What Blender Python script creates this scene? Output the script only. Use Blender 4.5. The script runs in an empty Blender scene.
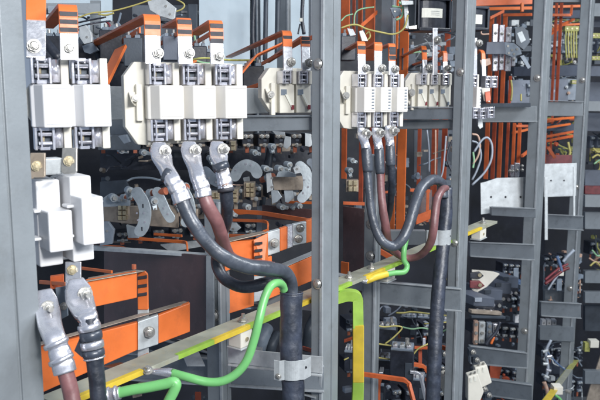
import bpy, math, random
from mathutils import Vector, Matrix
random.seed(7)
scene = bpy.context.scene
COL = scene.collection
F = 700.0                       # focal length in photo pixels
YAW = math.radians(33.9); PIT = math.radians(8.5)
CAM = Vector((0, 0, 2.3))
Fw = Vector((-math.sin(YAW)*math.cos(PIT), math.cos(YAW)*math.cos(PIT), -math.sin(PIT)))
Rt = Vector((math.cos(YAW), math.sin(YAW), 0))
Up = Rt.cross(Fw)
Fh = Vector((-math.sin(YAW), math.cos(YAW), 0))
Z = Vector((0, 0, 1))
def W(px, py, d):               # measured point: photo position and distance
    return CAM + Fw*d + Rt*((px-300)/F*d) + Up*((200-py)/F*d)
def hd(y0, d0, y):              # distance of a second point lying at the same height
    return d0*(y0-95)/(y-95)
def xdir(th):
    th = math.radians(th); return Rt*math.cos(th) + Fh*math.sin(th)
def ydir(th):
    th = math.radians(th); return Fh*math.cos(th) - Rt*math.sin(th)

# ------------------------------------------------------------------ materials
MATS = {}
def mat(name, col, rough=.5, metal=0.0, var=.08, scale=18, bump=.0, bscale=120, dirt=0.0, dirtcol=(.12,.10,.08), spec=.5, coat=0, rvar=.12):
    m = bpy.data.materials.new(name); m.use_nodes = True
    nt = m.node_tree; N = nt.nodes; L = nt.links
    b = N['Principled BSDF']
    b.inputs['Roughness'].default_value = rough
    b.inputs['Metallic'].default_value = metal
    b.inputs['Specular IOR Level'].default_value = spec
    if coat: b.inputs['Coat Weight'].default_value = coat
    tc = N.new('ShaderNodeTexCoord')
    nz = N.new('ShaderNodeTexNoise'); nz.inputs['Scale'].default_value = scale; nz.inputs['Detail'].default_value = 6
    L.new(tc.outputs['Object'], nz.inputs['Vector'])
    rp = N.new('ShaderNodeValToRGB')
    rp.color_ramp.elements[0].position = .3; rp.color_ramp.elements[1].position = .7
    lo = tuple(c*(1-var*1.6) for c in col); hi = tuple(min(1, c*(1+var)) for c in col)
    rp.color_ramp.elements[0].color = (*lo, 1); rp.color_ramp.elements[1].color = (*hi, 1)
    L.new(nz.outputs['Fac'], rp.inputs['Fac'])
    out = rp.outputs['Color']
    if dirt:
        n2 = N.new('ShaderNodeTexNoise'); n2.inputs['Scale'].default_value = scale*2.7; n2.inputs['Detail'].default_value = 10; n2.inputs['Roughness'].default_value = .7
        L.new(tc.outputs['Object'], n2.inputs['Vector'])
        r2 = N.new('ShaderNodeValToRGB'); r2.color_ramp.elements[0].position = .52; r2.color_ramp.elements[1].position = .72
        r2.color_ramp.elements[0].color = (0,0,0,1); r2.color_ramp.elements[1].color = (dirt,dirt,dirt,1)
        L.new(n2.outputs['Fac'], r2.inputs['Fac'])
        mx = N.new('ShaderNodeMixRGB'); mx.inputs['Color2'].default_value = (*dirtcol, 1)
        L.new(r2.outputs['Color'], mx.inputs['Fac']); L.new(out, mx.inputs['Color1']); out = mx.outputs['Color']
    L.new(out, b.inputs['Base Color'])
    if rvar:
        mr = N.new('ShaderNodeMapRange'); mr.inputs['To Min'].default_value = max(0,rough-rvar); mr.inputs['To Max'].default_value = min(1,rough+rvar)
        n3 = N.new('ShaderNodeTexNoise'); n3.inputs['Scale'].default_value = scale*4; n3.inputs['Detail'].default_value = 5
        L.new(tc.outputs['Object'], n3.inputs['Vector']); L.new(n3.outputs['Fac'], mr.inputs['Value']); L.new(mr.outputs['Result'], b.inputs['Roughness'])
    if bump:
        n4 = N.new('ShaderNodeTexNoise'); n4.inputs['Scale'].default_value = bscale; n4.inputs['Detail'].default_value = 4
        L.new(tc.outputs['Object'], n4.inputs['Vector'])
        bp = N.new('ShaderNodeBump'); bp.inputs['Strength'].default_value = bump; bp.inputs['Distance'].default_value = .004
        L.new(n4.outputs['Fac'], bp.inputs['Height']); L.new(bp.outputs['Normal'], b.inputs['Normal'])
    MATS[name] = m
    return m
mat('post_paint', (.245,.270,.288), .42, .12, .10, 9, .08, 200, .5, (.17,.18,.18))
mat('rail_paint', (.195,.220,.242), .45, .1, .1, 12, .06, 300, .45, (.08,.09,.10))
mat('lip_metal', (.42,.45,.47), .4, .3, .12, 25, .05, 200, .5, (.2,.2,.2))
mat('dark_steel', (.06,.075,.095), .5, .2, .2, 14, .05, 200, .4, (.02,.02,.025))
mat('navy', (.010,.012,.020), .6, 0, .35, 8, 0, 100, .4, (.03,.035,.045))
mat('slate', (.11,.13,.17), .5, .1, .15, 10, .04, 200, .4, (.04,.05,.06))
mat('sheet', (.42,.50,.55), .5, .1, .05, 6, .02, 200, .25, (.3,.34,.36))
mat('galv', (.50,.53,.54), .45, .25, .12, 40, .08, 260, .5, (.32,.33,.33))
mat('tin', (.74,.75,.79), .33, .75, .1, 50, .08, 300, .35, (.35,.34,.33))
mat('lug', (.76,.76,.81), .27, .8, .08, 30, .15, 60, .35, (.42,.42,.47))
mat('bolt', (.50,.49,.46), .34, .7, .15, 60, .06, 300, .4, (.3,.27,.22))
mat('brass', (.70,.60,.40), .35, .7, .2, 60, .06, 300, .4, (.25,.17,.1))
mat('chrome', (.74,.74,.80), .2, .7, .15, 30, .05, 100, .5, (.42,.30,.20))
mat('orange', (.74,.172,.040), .40, 0, .10, 14, .10, 70, .45, (.50,.12,.04), spec=.45)
mat('orange_old', (.60,.125,.035), .45, 0, .16, 20, .08, 90, .4, (.28,.06,.03))
mat('copper_red', (.50,.10,.045), .42, .15, .2, 24, .05, 90, .4, (.2,.05,.03))
mat('mark', (.045,.045,.055), .6, 0, .3, 60)
mat('brown_cable', (.22,.098,.098), .42, 0, .22, 30, .22, 60, .45, (.12,.06,.065), spec=.7)
mat('black_cable', (.028,.034,.048), .40, 0, .3, 40, .35, 70, .5, (.085,.095,.12), spec=.6)
mat('grey_cable', (.068,.080,.102), .36, 0, .25, 30, .35, 70, .6, (.045,.052,.068), spec=.7)
mat('sleeve', (.034,.042,.064), .42, 0, .35, 40, .4, 60, .55, (.085,.10,.13), spec=.75)
mat('tape', (.05,.06,.08), .3, 0, .2, 40, .3, 80, spec=.6)
mat('green', (.17,.48,.16), .35, 0, .05, 30, .05, 90, .15, (.12,.42,.12))
mat('lime', (.31,.50,.07), .42, 0, .12, 30, .05, 90, .5, (.25,.4,.1))
mat('yellow', (.70,.51,.05), .42, 0, .12, 30, .05, 90, .5, (.6,.42,.1))
mat('bar_top', (.40,.41,.33), .42, .2, .12, 30, .05, 90, .5, (.5,.42,.22))
mat('white', (.77,.77,.78), .38, 0, .02, 20, .02, 90, .1, (.75,.75,.77))
mat('cream', (.74,.71,.62), .42, 0, .05, 20, .04, 90, .35, (.6,.56,.48))
mat('cover', (.76,.735,.69), .4, 0, .03, 20, .02, 90, .35, (.66,.64,.58))
mat('label_white', (.80,.79,.70), .6, 0, .05, 80, 0, 100, .3, (.6,.6,.5))
mat('bakelite', (.085,.045,.045), .33, 0, .3, 12, .04, 120, .6, (.13,.08,.08), spec=.55)
mat('black_plastic', (.022,.026,.038), .38, 0, .3, 30, .05, 150, .4, (.06,.07,.09))
mat('link_paint', (.40,.45,.48), .36, .3, .1, 40, .06, 200, .4, (.16,.19,.21))
mat('grey_block', (.20,.24,.29), .45, 0, .15, 40, .05, 200, .4, (.1,.12,.15))
mat('shaft', (.50,.15,.08), .4, .2, .2, 40, .05, 200, .4, (.2,.08,.05))
mat('tan_metal', (.42,.35,.28), .45, .4, .2, 30, .08, 200, .5, (.15,.11,.09))
mat('wire_yellow', (.50,.44,.14), .45, 0, .15, 50)
mat('wire_green', (.30,.55,.32), .45, 0, .2, 50)
mat('wire_blue', (.09,.15,.27), .45, 0, .2, 50)
mat('wire_grey', (.33,.37,.43), .4, 0, .15, 50)
mat('wire_red', (.20,.03,.04), .45, 0, .15, 50)
mat('wire_tan', (.55,.36,.27), .45, 0, .15, 50)
mat('wire_black', (.03,.035,.05), .4, 0, .25, 50)
mat('olive', (.40,.40,.12), .5, 0, .2, 60, 0, 90, .5, (.15,.17,.06))
mat('wine', (.16,.025,.03), .45, 0, .25, 40, 0, 90, .4, (.05,.01,.02))
mat('floor_paint', (.16,.17,.18), .6, 0, .15, 3, .03, 60, .3, (.08,.08,.08))

# ------------------------------------------------------------------ mesh helpers
class MB:
    def __init__(s, bevel=0.0, smooth=False): s.v=[]; s.f=[]; s.bevel=bevel; s.smooth=smooth
    def hexa(s, c):              # 8 corners: 4 front (tl,tr,br,bl), 4 back
        n=len(s.v); s.v+= [Vector(p) for p in c]
        for f in ((0,3,2,1),(4,5,6,7),(0,1,5,4),(1,2,6,5),(2,3,7,6),(3,0,4,7)): s.f.append(tuple(n+i for i in f))
        return s
    def slab(s, pts, ext):       # prism: polygon pushed along ext
        n=len(s.v); k=len(pts); s.v+=[Vector(p) for p in pts]+[Vector(p)+ext for p in pts]
        s.f.append(tuple(n+i for i in range(k))[::-1]); s.f.append(tuple(n+k+i for i in range(k)))
        for i in range(k):
            j=(i+1)%k; s.f.append((n+i,n+j,n+k+j,n+k+i))
        return s
    def box(s, c, ax, ay, az, sx, sy, sz):
        c=Vector(c); x=ax*sx/2; y=ay*sy/2; z=az*sz/2
        return s.hexa([c-x-y+z,c+x-y+z,c+x-y-z,c-x-y-z,c-x+y+z,c+x+y+z,c+x+y-z,c-x+y-z])
    def cyl(s, p, ax, r, h, n=16, r2=None):
        p=Vector(p); ax=Vector(ax).normalized(); t=ax.orthogonal().normalized(); b=ax.cross(t)
        r2 = r if r2 is None else r2
        base=len(s.v)
        for i in range(n):
            a=2*math.pi*i/n; s.v.append(p+(t*math.cos(a)+b*math.sin(a))*r)
        for i in range(n):
            a=2*math.pi*i/n; s.v.append(p+ax*h+(t*math.cos(a)+b*math.sin(a))*r2)
        s.f.append(tuple(base+i for i in range(n))[::-1]); s.f.append(tuple(base+n+i for i in range(n)))
        for i in range(n):
            j=(i+1)%n; s.f.append((base+i,base+j,base+n+j,base+n+i))
        return s
    def loft(s, rings):
        base=len(s.v); n=len(rings[0])
        for r in rings: s.v+=r
        for k in range(len(rings)-1):
            for i in range(n):
                j=(i+1)%n; a=base+k*n
                s.f.append((a+i,a+j,a+n+j,a+n+i))
        s.f.append(tuple(base+i for i in range(n))[::-1]); e=base+(len(rings)-1)*n
        s.f.append(tuple(e+i for i in range(n)))
        return s
    def tube(s, pts, r, n=14, lump=0.0, fl=1.0, seed=0):
        pts=[Vector(p) for p in pts]; rnd=random.Random(seed+len(pts))
        rr = r if isinstance(r,(list,tuple)) else None
        t0=(pts[1]-pts[0]).normalized(); nrm=t0.orthogonal().normalized(); rings=[]
        m=len(pts); ph=[rnd.uniform(0,6.28) for _ in range(4)]; L=0
        for i,p in enumerate(pts):
            t=(pts[min(i+1,m-1)]-pts[max(i-1,0)]).normalized()
            nrm=(nrm-t*nrm.dot(t)).normalized(); b=t.cross(nrm)
            if i: L+=(p-pts[i-1]).length
            if rr:
                q=i/(m-1)*(len(rr)-1); a=int(min(q,len(rr)-2)); rad=rr[a]+(rr[a+1]-rr[a])*(q-a)
            else: rad=r
            ring=[]
            for k in range(n):
                an=2*math.pi*k/n
                q=1+lump*(math.sin(L*90+ph[0]+an*2)*.5+math.sin(L*210+ph[1]+an)*.5+math.sin(L*37+ph[2]-an*3)*.5)
                ring.append(p+(nrm*math.cos(an)+b*math.sin(an))*rad*q)
            rings.append(ring)
        s.smooth=True
        return s.loft(rings)
    def esweep(s, pts, wd, rr, n=18, lump=0, power=2.0):   # elliptical section, (half width, half thickness) per point
        pts=[Vector(p) for p in pts]; rings=[]; m=len(pts)
        for i,p in enumerate(pts):
            t=(pts[min(i+1,m-1)]-pts[max(i-1,0)]).normalized()
            w=(wd-t*wd.dot(t)).normalized(); b=t.cross(w); rw,rt=rr[i]; ring=[]
            for k in range(n):
                an=2*math.pi*k/n; c=math.cos(an); d=math.sin(an)
                c=math.copysign(abs(c)**(2/power),c); d=math.copysign(abs(d)**(2/power),d)
                q=1+lump*math.sin(i*2.3+an*2)
                ring.append(p+w*c*rw*q+b*d*rt*q)
            rings.append(ring)
        s.smooth=True
        return s.loft(rings)
    def ribbon(s, pts, wd, w, t):   # flat bar swept along pts; wd = width direction
        pts=[Vector(p) for p in pts]; rings=[]; m=len(pts)
        for i,p in enumerate(pts):
            tg=(pts[min(i+1,m-1)]-pts[max(i-1,0)]).normalized()
            wv=(wd-tg*wd.dot(tg)).normalized(); b=tg.cross(wv)
            wv=wd.normalized() if abs(tg.dot(wd.normalized()))<.75 else wv; b=tg.cross(wv).normalized(); a=wv*w/2; c=b*t/2
            rings.append([p-a-c,p+a-c,p+a+c,p-a+c])
        return s.loft(rings)
    def hexbolt(s, p, ax, r, wash=1.35, stud=0.0):
        ax=Vector(ax).normalized(); p=Vector(p)
        wash=1+(wash-1)*.6; s.cyl(p, ax, r*wash, r*.22, 22)
        s.cyl(p+ax*r*.22, ax, r*1.0, r*.62, 6, r*.98)
        s.cyl(p+ax*r*.84, ax, r*.8, r*.1, 14, r*.62)
        if stud: s.cyl(p+ax*r*.9, ax, r*.52, r*stud, 12, r*.42)
        return s
    def build(s, name, m, parent=None, origin=None):
        me=bpy.data.meshes.new(name)
        o0 = origin if origin is not None else (parent['_o'] if parent is not None and '_o' in parent else None)
        if o0 is None:
            c=sum(s.v, Vector())/len(s.v); zz=min(v.z for v in s.v); o0=Vector((c.x,c.y,zz))
        o0=Vector(o0)
        me.from_pydata([tuple(v-o0) for v in s.v], [], s.f); me.update()
        import bmesh
        bm=bmesh.new(); bm.from_mesh(me); bmesh.ops.recalc_face_normals(bm, faces=bm.faces); bm.to_mesh(me); bm.free()
        me.materials.append(MATS[m])
        if s.smooth: 
            for p in me.polygons: p.use_smooth=len(p.vertices)<=4
        o=bpy.data.objects.new(name, me); COL.objects.link(o)
        o['_o']=list(o0)
        if parent is None: o.location=o0
        else:
            o.parent=parent; o.location=o0-Vector(parent['_o'])
        if s.bevel:
            bv=o.modifiers.new('bevel','BEVEL'); bv.width=s.bevel; bv.segments=2; bv.limit_method='ANGLE'; bv.angle_limit=math.radians(40)
        return o
def thing(name, label, cat, loc, group=None):
    o=bpy.data.objects.new(name, None); o.empty_display_size=.02; COL.objects.link(o); o.location=loc
    o['_o']=list(loc); o['label']=label; o['category']=cat
    if group: o['group']=group
    return o
def tag(o, label, cat, group=None):
    o['label']=label; o['category']=cat
    if group: o['group']=group
    return o
def cr(pts, seg=8):              # Catmull-Rom through points
    P=[Vector(p) for p in pts]; P=[P[0]*2-P[1]]+P+[P[-1]*2-P[-2]]; out=[]
    for i in range(1,len(P)-2):
        p0,p1,p2,p3=P[i-1:i+3]
        for k in range(seg):
            t=k/seg; out.append(.5*((2*p1)+(p2-p0)*t+(2*p0-5*p1+4*p2-p3)*t*t+(3*p1-p0-3*p2+p3)*t**3))
    out.append(P[-2]); return out
def rnd_path(pts, rad, seg=5):   # polyline with rounded corners
    P=[Vector(p) for p in pts]; out=[P[0]]
    for i in range(1,len(P)-1):
        a=(P[i-1]-P[i]); b=(P[i+1]-P[i]); r=min(rad, a.length*.45, b.length*.45)
        A=P[i]+a.normalized()*r; B=P[i]+b.normalized()*r
        for k in range(seg+1):
            t=k/seg; out.append(A*(1-t)**2+P[i]*2*t*(1-t)+B*t*t)
    out.append(P[-1]); return out
def Wp(l): return [W(*p) for p in l]
def qslab(mb, tl, tr, br, bl, thick):    # four measured corners + thickness into the cabinet
    return mb.slab([W(*tl),W(*tr),W(*br),W(*bl)], Fh*thick)
# ------------------------------------------------------------------ setting
mb=MB(); mb.box((1.5,4,-.02),Vector((1,0,0)),Vector((0,1,0)),Z,16,16,.04); o=mb.build('floor','floor_paint'); o['kind']='structure'
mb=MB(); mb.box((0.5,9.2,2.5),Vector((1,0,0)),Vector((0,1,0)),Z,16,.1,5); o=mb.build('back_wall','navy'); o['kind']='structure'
EX=Vector((1,0,0)); EY=Vector((0,1,0))
GP='posts of the open cabinet frames'
def post(px, d, w1, l, label, bolts=(), strip='post_paint', hole=False, x_top=None, group=GP, mside='post_paint', z0=0, z1=3.2):
    """px = photo column of the near corner; w1 = width of the face towards the viewer, l = depth along the row"""
    c=W(px,95,d); c.z=0
    t=thing('frame_post',label,'cabinet post',(c.x,c.y,z0),group)
    B=Vector((c.x,c.y,z0)); h=Z*(z1-z0); e=.0025
    # closed section with a shallow groove down the aisle side
    g=l*.58
    P=[(0,0),(0,g-.002),(-.003,g-.002),(-.003,g+.0015),(0,g+.0015),(0,l),(-w1,l),(-w1,.006),(-w1-.004,.006),(-w1-.004,0)]
    MB(.0012).slab([B+EX*x+EY*y for x,y in P],h).build('post_body',mside,t)
    # thin folded lip along the corner, paler colour adding to the light it catches
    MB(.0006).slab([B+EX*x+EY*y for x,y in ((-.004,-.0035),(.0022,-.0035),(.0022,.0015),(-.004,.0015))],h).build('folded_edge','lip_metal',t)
    for by in bolts:
        p=W(px,by,d); zz=p.z
        q=Vector((c.x-w1*.42,c.y-.0005,zz))
        MB().cyl(q,-EY,.0105 if w1<.03 else .013,.003,20).cyl(q-EY*.003,-EY,.009,.004,20,.005).build('bolt','bolt',t)
    return t
post(-32, .78, .06, .075, 'nearest grey painted cabinet post filling the left edge of the photo')
post(323,1.32,.0215,.064,'grey cabinet post right of the black sleeved cable and behind the green earth loop',bolts=(64,292))
post(464,1.91,.026,.070,'grey cabinet post right of the second black sleeved cable, with round bolt heads',bolts=(72,248))
post(541,2.60,.038,.105,'grey cabinet post between the two drilled zinc plates',bolts=(78,344))
post(585.5,3.25,.040,.085,'narrow grey cabinet post standing right of the drilled plate near the right edge',bolts=(80,189,297))
post(392,2.30,.040,.02,'grey inner post rising behind the middle white fuse block',group='inner cabinet posts',z0=2.17)
post(378,1.75,.030,.03,'grey inner post beside the looped black and brown cables, left of the hanging loop',group='inner cabinet posts',bolts=(228,262),z1=2.15)
post(217,1.36,.036,.03,'grey inner post standing between the brown partition and the orange bars',group='inner cabinet posts',bolts=(281,327),z1=2.09,mside='post_paint')
post(258,2.6,.012,.02,'thin dark cabinet post behind the folded orange bars',group='inner cabinet posts',mside='dark_steel',z0=2.05)
post(288,2.55,.045,.02,'broad grey inner post behind the bends of the thin orange bars',group='inner cabinet posts',mside='post_paint',z0=2.25)
post(312,2.2,.010,.02,'thin grey post strip close behind the tall post at the fuse base',group='inner cabinet posts',mside='post_paint',z0=2.25)

GR='cross rails of the open cabinet frames'
def rail(xl, tl, bl_, xr, tr, br_, dl, dr, label, m='rail_paint', lip_t=1, lip_b=1, th=.03, groove=None, cat='cross rail', group=GR):
    """channel rail: xl,tl,bl_ = left end column, top and bottom rows; xr,tr,br_ = right end"""
    a=W(xl,(tl+bl_)/2,dl); t=thing('cross_rail',label,cat,a,group)
    mb=MB(.0012); qslab(mb,(xl,tl,dl),(xr,tr,dr),(xr,br_,dr),(xl,bl_,dl),th).build('web',m,t)
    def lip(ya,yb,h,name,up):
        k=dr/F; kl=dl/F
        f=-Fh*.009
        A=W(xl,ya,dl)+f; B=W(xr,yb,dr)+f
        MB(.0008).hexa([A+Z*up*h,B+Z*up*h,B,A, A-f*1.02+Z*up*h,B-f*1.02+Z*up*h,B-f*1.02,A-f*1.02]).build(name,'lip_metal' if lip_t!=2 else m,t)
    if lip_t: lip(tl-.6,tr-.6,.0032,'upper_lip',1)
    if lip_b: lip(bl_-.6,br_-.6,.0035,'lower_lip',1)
    if groove is not None:
        ya=tl+(bl_-tl)*groove; yb=tr+(br_-tr)*groove; f=-Fh*.0022
        A=W(xl,ya,dl)+f; B=W(xr,yb,dr)+f
        MB().hexa([A+Z*.0012,B+Z*.0012,B,A,A-f*.9+Z*.0012,B-f*.9+Z*.0012,B-f*.9,A-f*.9]).build('seam','dark_steel',t)
    return t
# first bay
rail(95,86,121,268,88,113,1.16,1.50,'grey drilled mounting rail running behind the nearest white fuse blocks',m='post_paint',lip_t=0,lip_b=0,th=.02)
mb=MB().cyl(W(106.5,110,1.178)-Fh*.0015,-Fh,.0042,.001,14); o=mb.build('drilled_hole','navy'); tag(o,'dark disc painted as the drilled hole in the grey rail left of the fuse base','painted_hole')  # dark disc stands in for the shade inside the drilled hole
rail(60,118,136,314,117,130,1.50,1.36,'grey cross rail under the half hidden fuse base, left of the tall post',lip_t=2,lip_b=0)
rail(130,331,346,316,384,398,1.62,1.42,'lower grey cross rail passing behind the long black sleeve',m='dark_steel',lip_b=1)
rail(96,352,378,324,367,392,1.60,1.40,'broad slate cross rail crossing just under the cable clamp',m='rail_paint')
rail(140,336,341,262,352,358,1.8,1.55,'thin light cross rail glimpsed below the brown partition',m='lip_metal',lip_t=0,lip_b=0)
rail(338,275,287,372,283,293,1.9,1.85,'short light rail end left of the grey inner post',m='lip_metal',lip_t=0,lip_b=0)
rail(222,290,300,316,300,312,1.60,1.48,'grey cross rail behind the lower orange bar near the sleeve top',m='lip_metal',lip_t=0,lip_b=0)
# second bay
rail(400,108,119.5,462,108.5,119,2.05,1.93,'upper half of the double grey rail under the second fuse bases',lip_t=1,lip_b=0,m='rail_paint')
rail(398,120,129,454,120,128.5,2.10,1.97,'lower half of the double grey rail under the second fuse bases',lip_t=0,lip_b=0,m='post_paint')
rail(362,281,302,461,290,312,2.02,1.90,'long grey cross rail below the earth bar, behind the second sleeve',groove=None)
rail(386,231,245,426,231,245,2.25,2.2,'short grey rail between the hanging cable loop and the cable clamp',m='post_paint',lip_t=0,lip_b=0)
# third bay
rail(478,103.5,107.5,531,103,107,2.62,2.55,'thin dark rail strip above the rail at the vertical orange bars',m='dark_steel',lip_t=0,lip_b=0)
rail(478,107.5,122.5,536.5,106,122.5,2.68,2.58,'grey cross rail in front of the orange vertical bars',lip_t=0,lip_b=1,m='post_paint')
rail(491.5,207.5,215.5,536,209.5,218,2.66,2.57,'grey cross rail along the lower edge of the wide drilled plate',m='rail_paint',lip_t=1,lip_b=0)
rail(470,243,257,534.5,245.5,261,2.7,2.57,'grey cross rail beneath the dark opening under the wide drilled plate')
rail(470,347,364,527,354,369,2.75,2.58,'grey cross rail above the tilted white modules')
rail(488,380,396,532,386,402,2.75,2.58,'lowest grey cross rail at the bottom edge beside the tilted white modules')
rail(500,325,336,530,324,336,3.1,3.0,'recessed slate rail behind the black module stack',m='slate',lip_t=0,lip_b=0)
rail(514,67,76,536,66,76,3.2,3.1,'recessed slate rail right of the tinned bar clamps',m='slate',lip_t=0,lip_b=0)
# fourth bay
rail(545,101.5,116,583,102.5,116,3.3,3.22,'grey cross rail just right of the third tall post, above crossing copper bars',lip_t=1,lip_b=0,m='post_paint')
rail(545,0,2,586,-1,2,3.3,3.22,'grey rail along the top edge between the two far posts',lip_t=0,lip_b=0,m='post_paint')
rail(546,215,229,583,217,231,3.32,3.22,'grey cross rail beneath the smaller drilled plate')
rail(541,302.5,316.5,581,304.5,319,3.32,3.22,'grey cross rail under the dark red wire bundle')
rail(540,327,340,574,327,342,3.5,3.4,'recessed grey rail above the blue wire',m='rail_paint',lip_t=0,lip_b=0)
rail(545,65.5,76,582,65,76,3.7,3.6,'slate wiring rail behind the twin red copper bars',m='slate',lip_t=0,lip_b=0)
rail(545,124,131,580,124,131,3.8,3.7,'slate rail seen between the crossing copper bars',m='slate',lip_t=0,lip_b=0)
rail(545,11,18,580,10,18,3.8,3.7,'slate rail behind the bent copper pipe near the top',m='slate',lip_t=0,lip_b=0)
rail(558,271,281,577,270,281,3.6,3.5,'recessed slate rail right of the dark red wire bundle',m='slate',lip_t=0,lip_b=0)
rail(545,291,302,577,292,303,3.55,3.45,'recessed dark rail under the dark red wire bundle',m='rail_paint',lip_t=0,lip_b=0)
# last bay at right edge
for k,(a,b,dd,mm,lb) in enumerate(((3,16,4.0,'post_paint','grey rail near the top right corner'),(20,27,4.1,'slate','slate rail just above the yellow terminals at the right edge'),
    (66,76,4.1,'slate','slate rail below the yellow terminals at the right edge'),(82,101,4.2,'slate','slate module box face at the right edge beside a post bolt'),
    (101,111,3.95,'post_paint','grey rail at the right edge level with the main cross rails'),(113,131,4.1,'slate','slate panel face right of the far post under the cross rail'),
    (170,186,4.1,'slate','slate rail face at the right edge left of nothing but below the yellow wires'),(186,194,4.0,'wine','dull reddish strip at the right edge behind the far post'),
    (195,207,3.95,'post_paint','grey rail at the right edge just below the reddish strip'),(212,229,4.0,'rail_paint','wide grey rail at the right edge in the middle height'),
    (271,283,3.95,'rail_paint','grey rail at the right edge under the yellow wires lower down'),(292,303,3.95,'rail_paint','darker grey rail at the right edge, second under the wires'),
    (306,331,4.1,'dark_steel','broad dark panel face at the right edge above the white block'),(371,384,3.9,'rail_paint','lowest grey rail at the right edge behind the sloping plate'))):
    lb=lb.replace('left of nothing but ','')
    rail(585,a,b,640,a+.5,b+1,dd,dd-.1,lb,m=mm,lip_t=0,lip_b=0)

# backing sheets and enclosure walls
GB='sheet metal panels closing the back of the cabinets'
def panel(x0,y0,x1,y1,d0,d1,m,label,cat='back panel',th=.01,group=GB):
    mb=MB(.001); qslab(mb,(x0,y0,d0),(x1,y0,d1),(x1,y1,d1),(x0,y1,d0),th)
    return tag(mb.build('back_panel',m),label,cat,group)
panel(199,-60,250,100,2.3,2.35,'sheet','pale blue grey sheet panel left of the thin dark post near the top')
panel(255,-60,330,70,2.75,2.85,'sheet','pale sheet panel behind the cable with a white tag')
panel(36,-60,112,40,2.2,2.3,'sheet','pale sheet panel behind the striped orange bar at top left')
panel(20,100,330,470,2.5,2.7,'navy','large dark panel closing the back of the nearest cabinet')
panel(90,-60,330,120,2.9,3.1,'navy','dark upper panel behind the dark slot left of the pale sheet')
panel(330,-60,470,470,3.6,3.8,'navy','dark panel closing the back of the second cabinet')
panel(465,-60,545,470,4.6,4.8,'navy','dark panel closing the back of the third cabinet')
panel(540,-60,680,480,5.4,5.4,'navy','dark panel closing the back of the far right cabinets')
panel(414,130,456,182,3.3,3.3,'dark_steel','dark slatted sheet behind the thin hanging wires of the second cabinet')
panel(38,3,100,14,1.9,1.95,'rail_paint','grey overhead strip crossing the pale sheet at top left',cat='overhead strip')
panel(90,0,100,40,2.0,2.05,'post_paint','narrow grey upright behind the overhead strip at top left',cat='overhead strip')
panel(132,5,190,80,2.3,2.4,'dark_steel','dark slotted plate behind the nearest orange bends',cat='dark plate')
panel(98,120,140,150,1.85,1.95,'dark_steel','teal grey plate under the drilled rail left of the fuse base',cat='dark plate')
panel(100,150,315,170,2.3,2.35,'black_plastic','black bar holder behind the cable lugs',cat='dark plate')
panel(545,79,568,101,3.9,3.9,'slate','slate device plate with round holes beside the twin copper bars',cat='device plate')
panel(565,79,581,100,3.95,3.95,'grey_block','slate device plate right of the twin copper bars',cat='device plate')
panel(549,28,562,66,4.2,4.2,'dark_steel','dark plate behind the crossing copper bars at top right',cat='device plate')
panel(508,80,530,103,3.3,3.3,'slate','slate device box face right of the orange vertical bars',cat='device plate')
panel(545,155,580,172,3.7,3.7,'wine','dull maroon sheet behind the smaller drilled plate',cat='device plate')
# brown bakelite partition (longitudinal) and its front ledge
mb=MB(.001); mb.slab([W(104,246,1.75),W(207,256,1.42),W(207,342,1.42),W(104,333,1.75)],Fh*.006); tag(mb.build('partition_sheet','bakelite'),'dark brown partition sheet behind the orange bars and left of the inner post','partition')
mb=MB(.001); mb.slab([W(20,242,1.8),W(207,255,1.45),W(207,258,1.45),W(20,246,1.8)],Fh*.02); tag(mb.build('partition_ledge','galv'),'light ledge strip along the top of the brown partition','ledge')
mb=MB(.001); mb.slab([W(206,256,1.41),W(214,257,1.405),W(214,344,1.405),W(206,343,1.41)],Fh*.02); tag(mb.build('partition_angle','rail_paint'),'slim grey angle strip between the brown partition and the inner post','angle strip')
mb=MB(.001); mb.slab([W(262,205,1.9),W(316,210,1.8),W(316,222,1.8),W(262,219,1.9)],Fh*.006); tag(mb.build('partition_sheet','bakelite'),'small brown partition sheet below the curved link near the tall post','partition')
mb=MB(.001); mb.slab([W(343,206,2.1),W(364,209,2.05),W(364,300,2.05),W(343,300,2.1)],Fh*.006); tag(mb.build('partition_sheet','bakelite'),'brown partition sheet between the tall post and the second inner post','partition')
mb=MB(.001); mb.slab([W(412,188,2.5),W(432,190,2.5),W(432,222,2.5),W(412,222,2.5)],Fh*.006); tag(mb.build('partition_sheet','bakelite'),'brown partition sheet inside the black cable arch','partition')
# drilled zinc plates
def zinc(poly, d, holes, label, th=.004):
    t=thing('drilled_plate',label,'drilled plate',W(*poly[0],d),'drilled zinc plates')
    MB(.0008).slab([W(x,y,d) for x,y in poly],Fh*th).build('sheet','galv',t)
    for x,y in holes: MB().cyl(W(x,y,d)-Fh*.0006,-Fh,.0042,.0006,12).build('hole','navy',t)
    return t
zinc([(480.5,183),(485,182),(497,178),(529,177),(530,214),(492,213),(481,214.5)],2.72,[(491,197),(505.5,197),(520.5,197)],'wide pale zinc plate with three holes and a cut corner')
zinc([(544,164),(577,163),(576,196),(544,197)],3.3,[(551,180.5),(564,180.5)],'smaller pale zinc plate with two holes between the far posts')
mb=MB(.0008); qslab(mb,(544.8,177,3.1),(547.8,177,3.1),(547.8,240,3.1),(544.8,240,3.1),.004); tag(mb.build('zinc_strip','galv'),'narrow upright zinc strip overlapping the left edge of the smaller drilled plate','metal strip')
mb=MB(.0008); qslab(mb,(573.3,167,3.15),(575.3,167,3.15),(575.3,216,3.15),(573.3,216,3.15),.004); tag(mb.build('zinc_strip','galv'),'very thin upright zinc strip at the right edge of the smaller drilled plate','metal strip')
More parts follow.
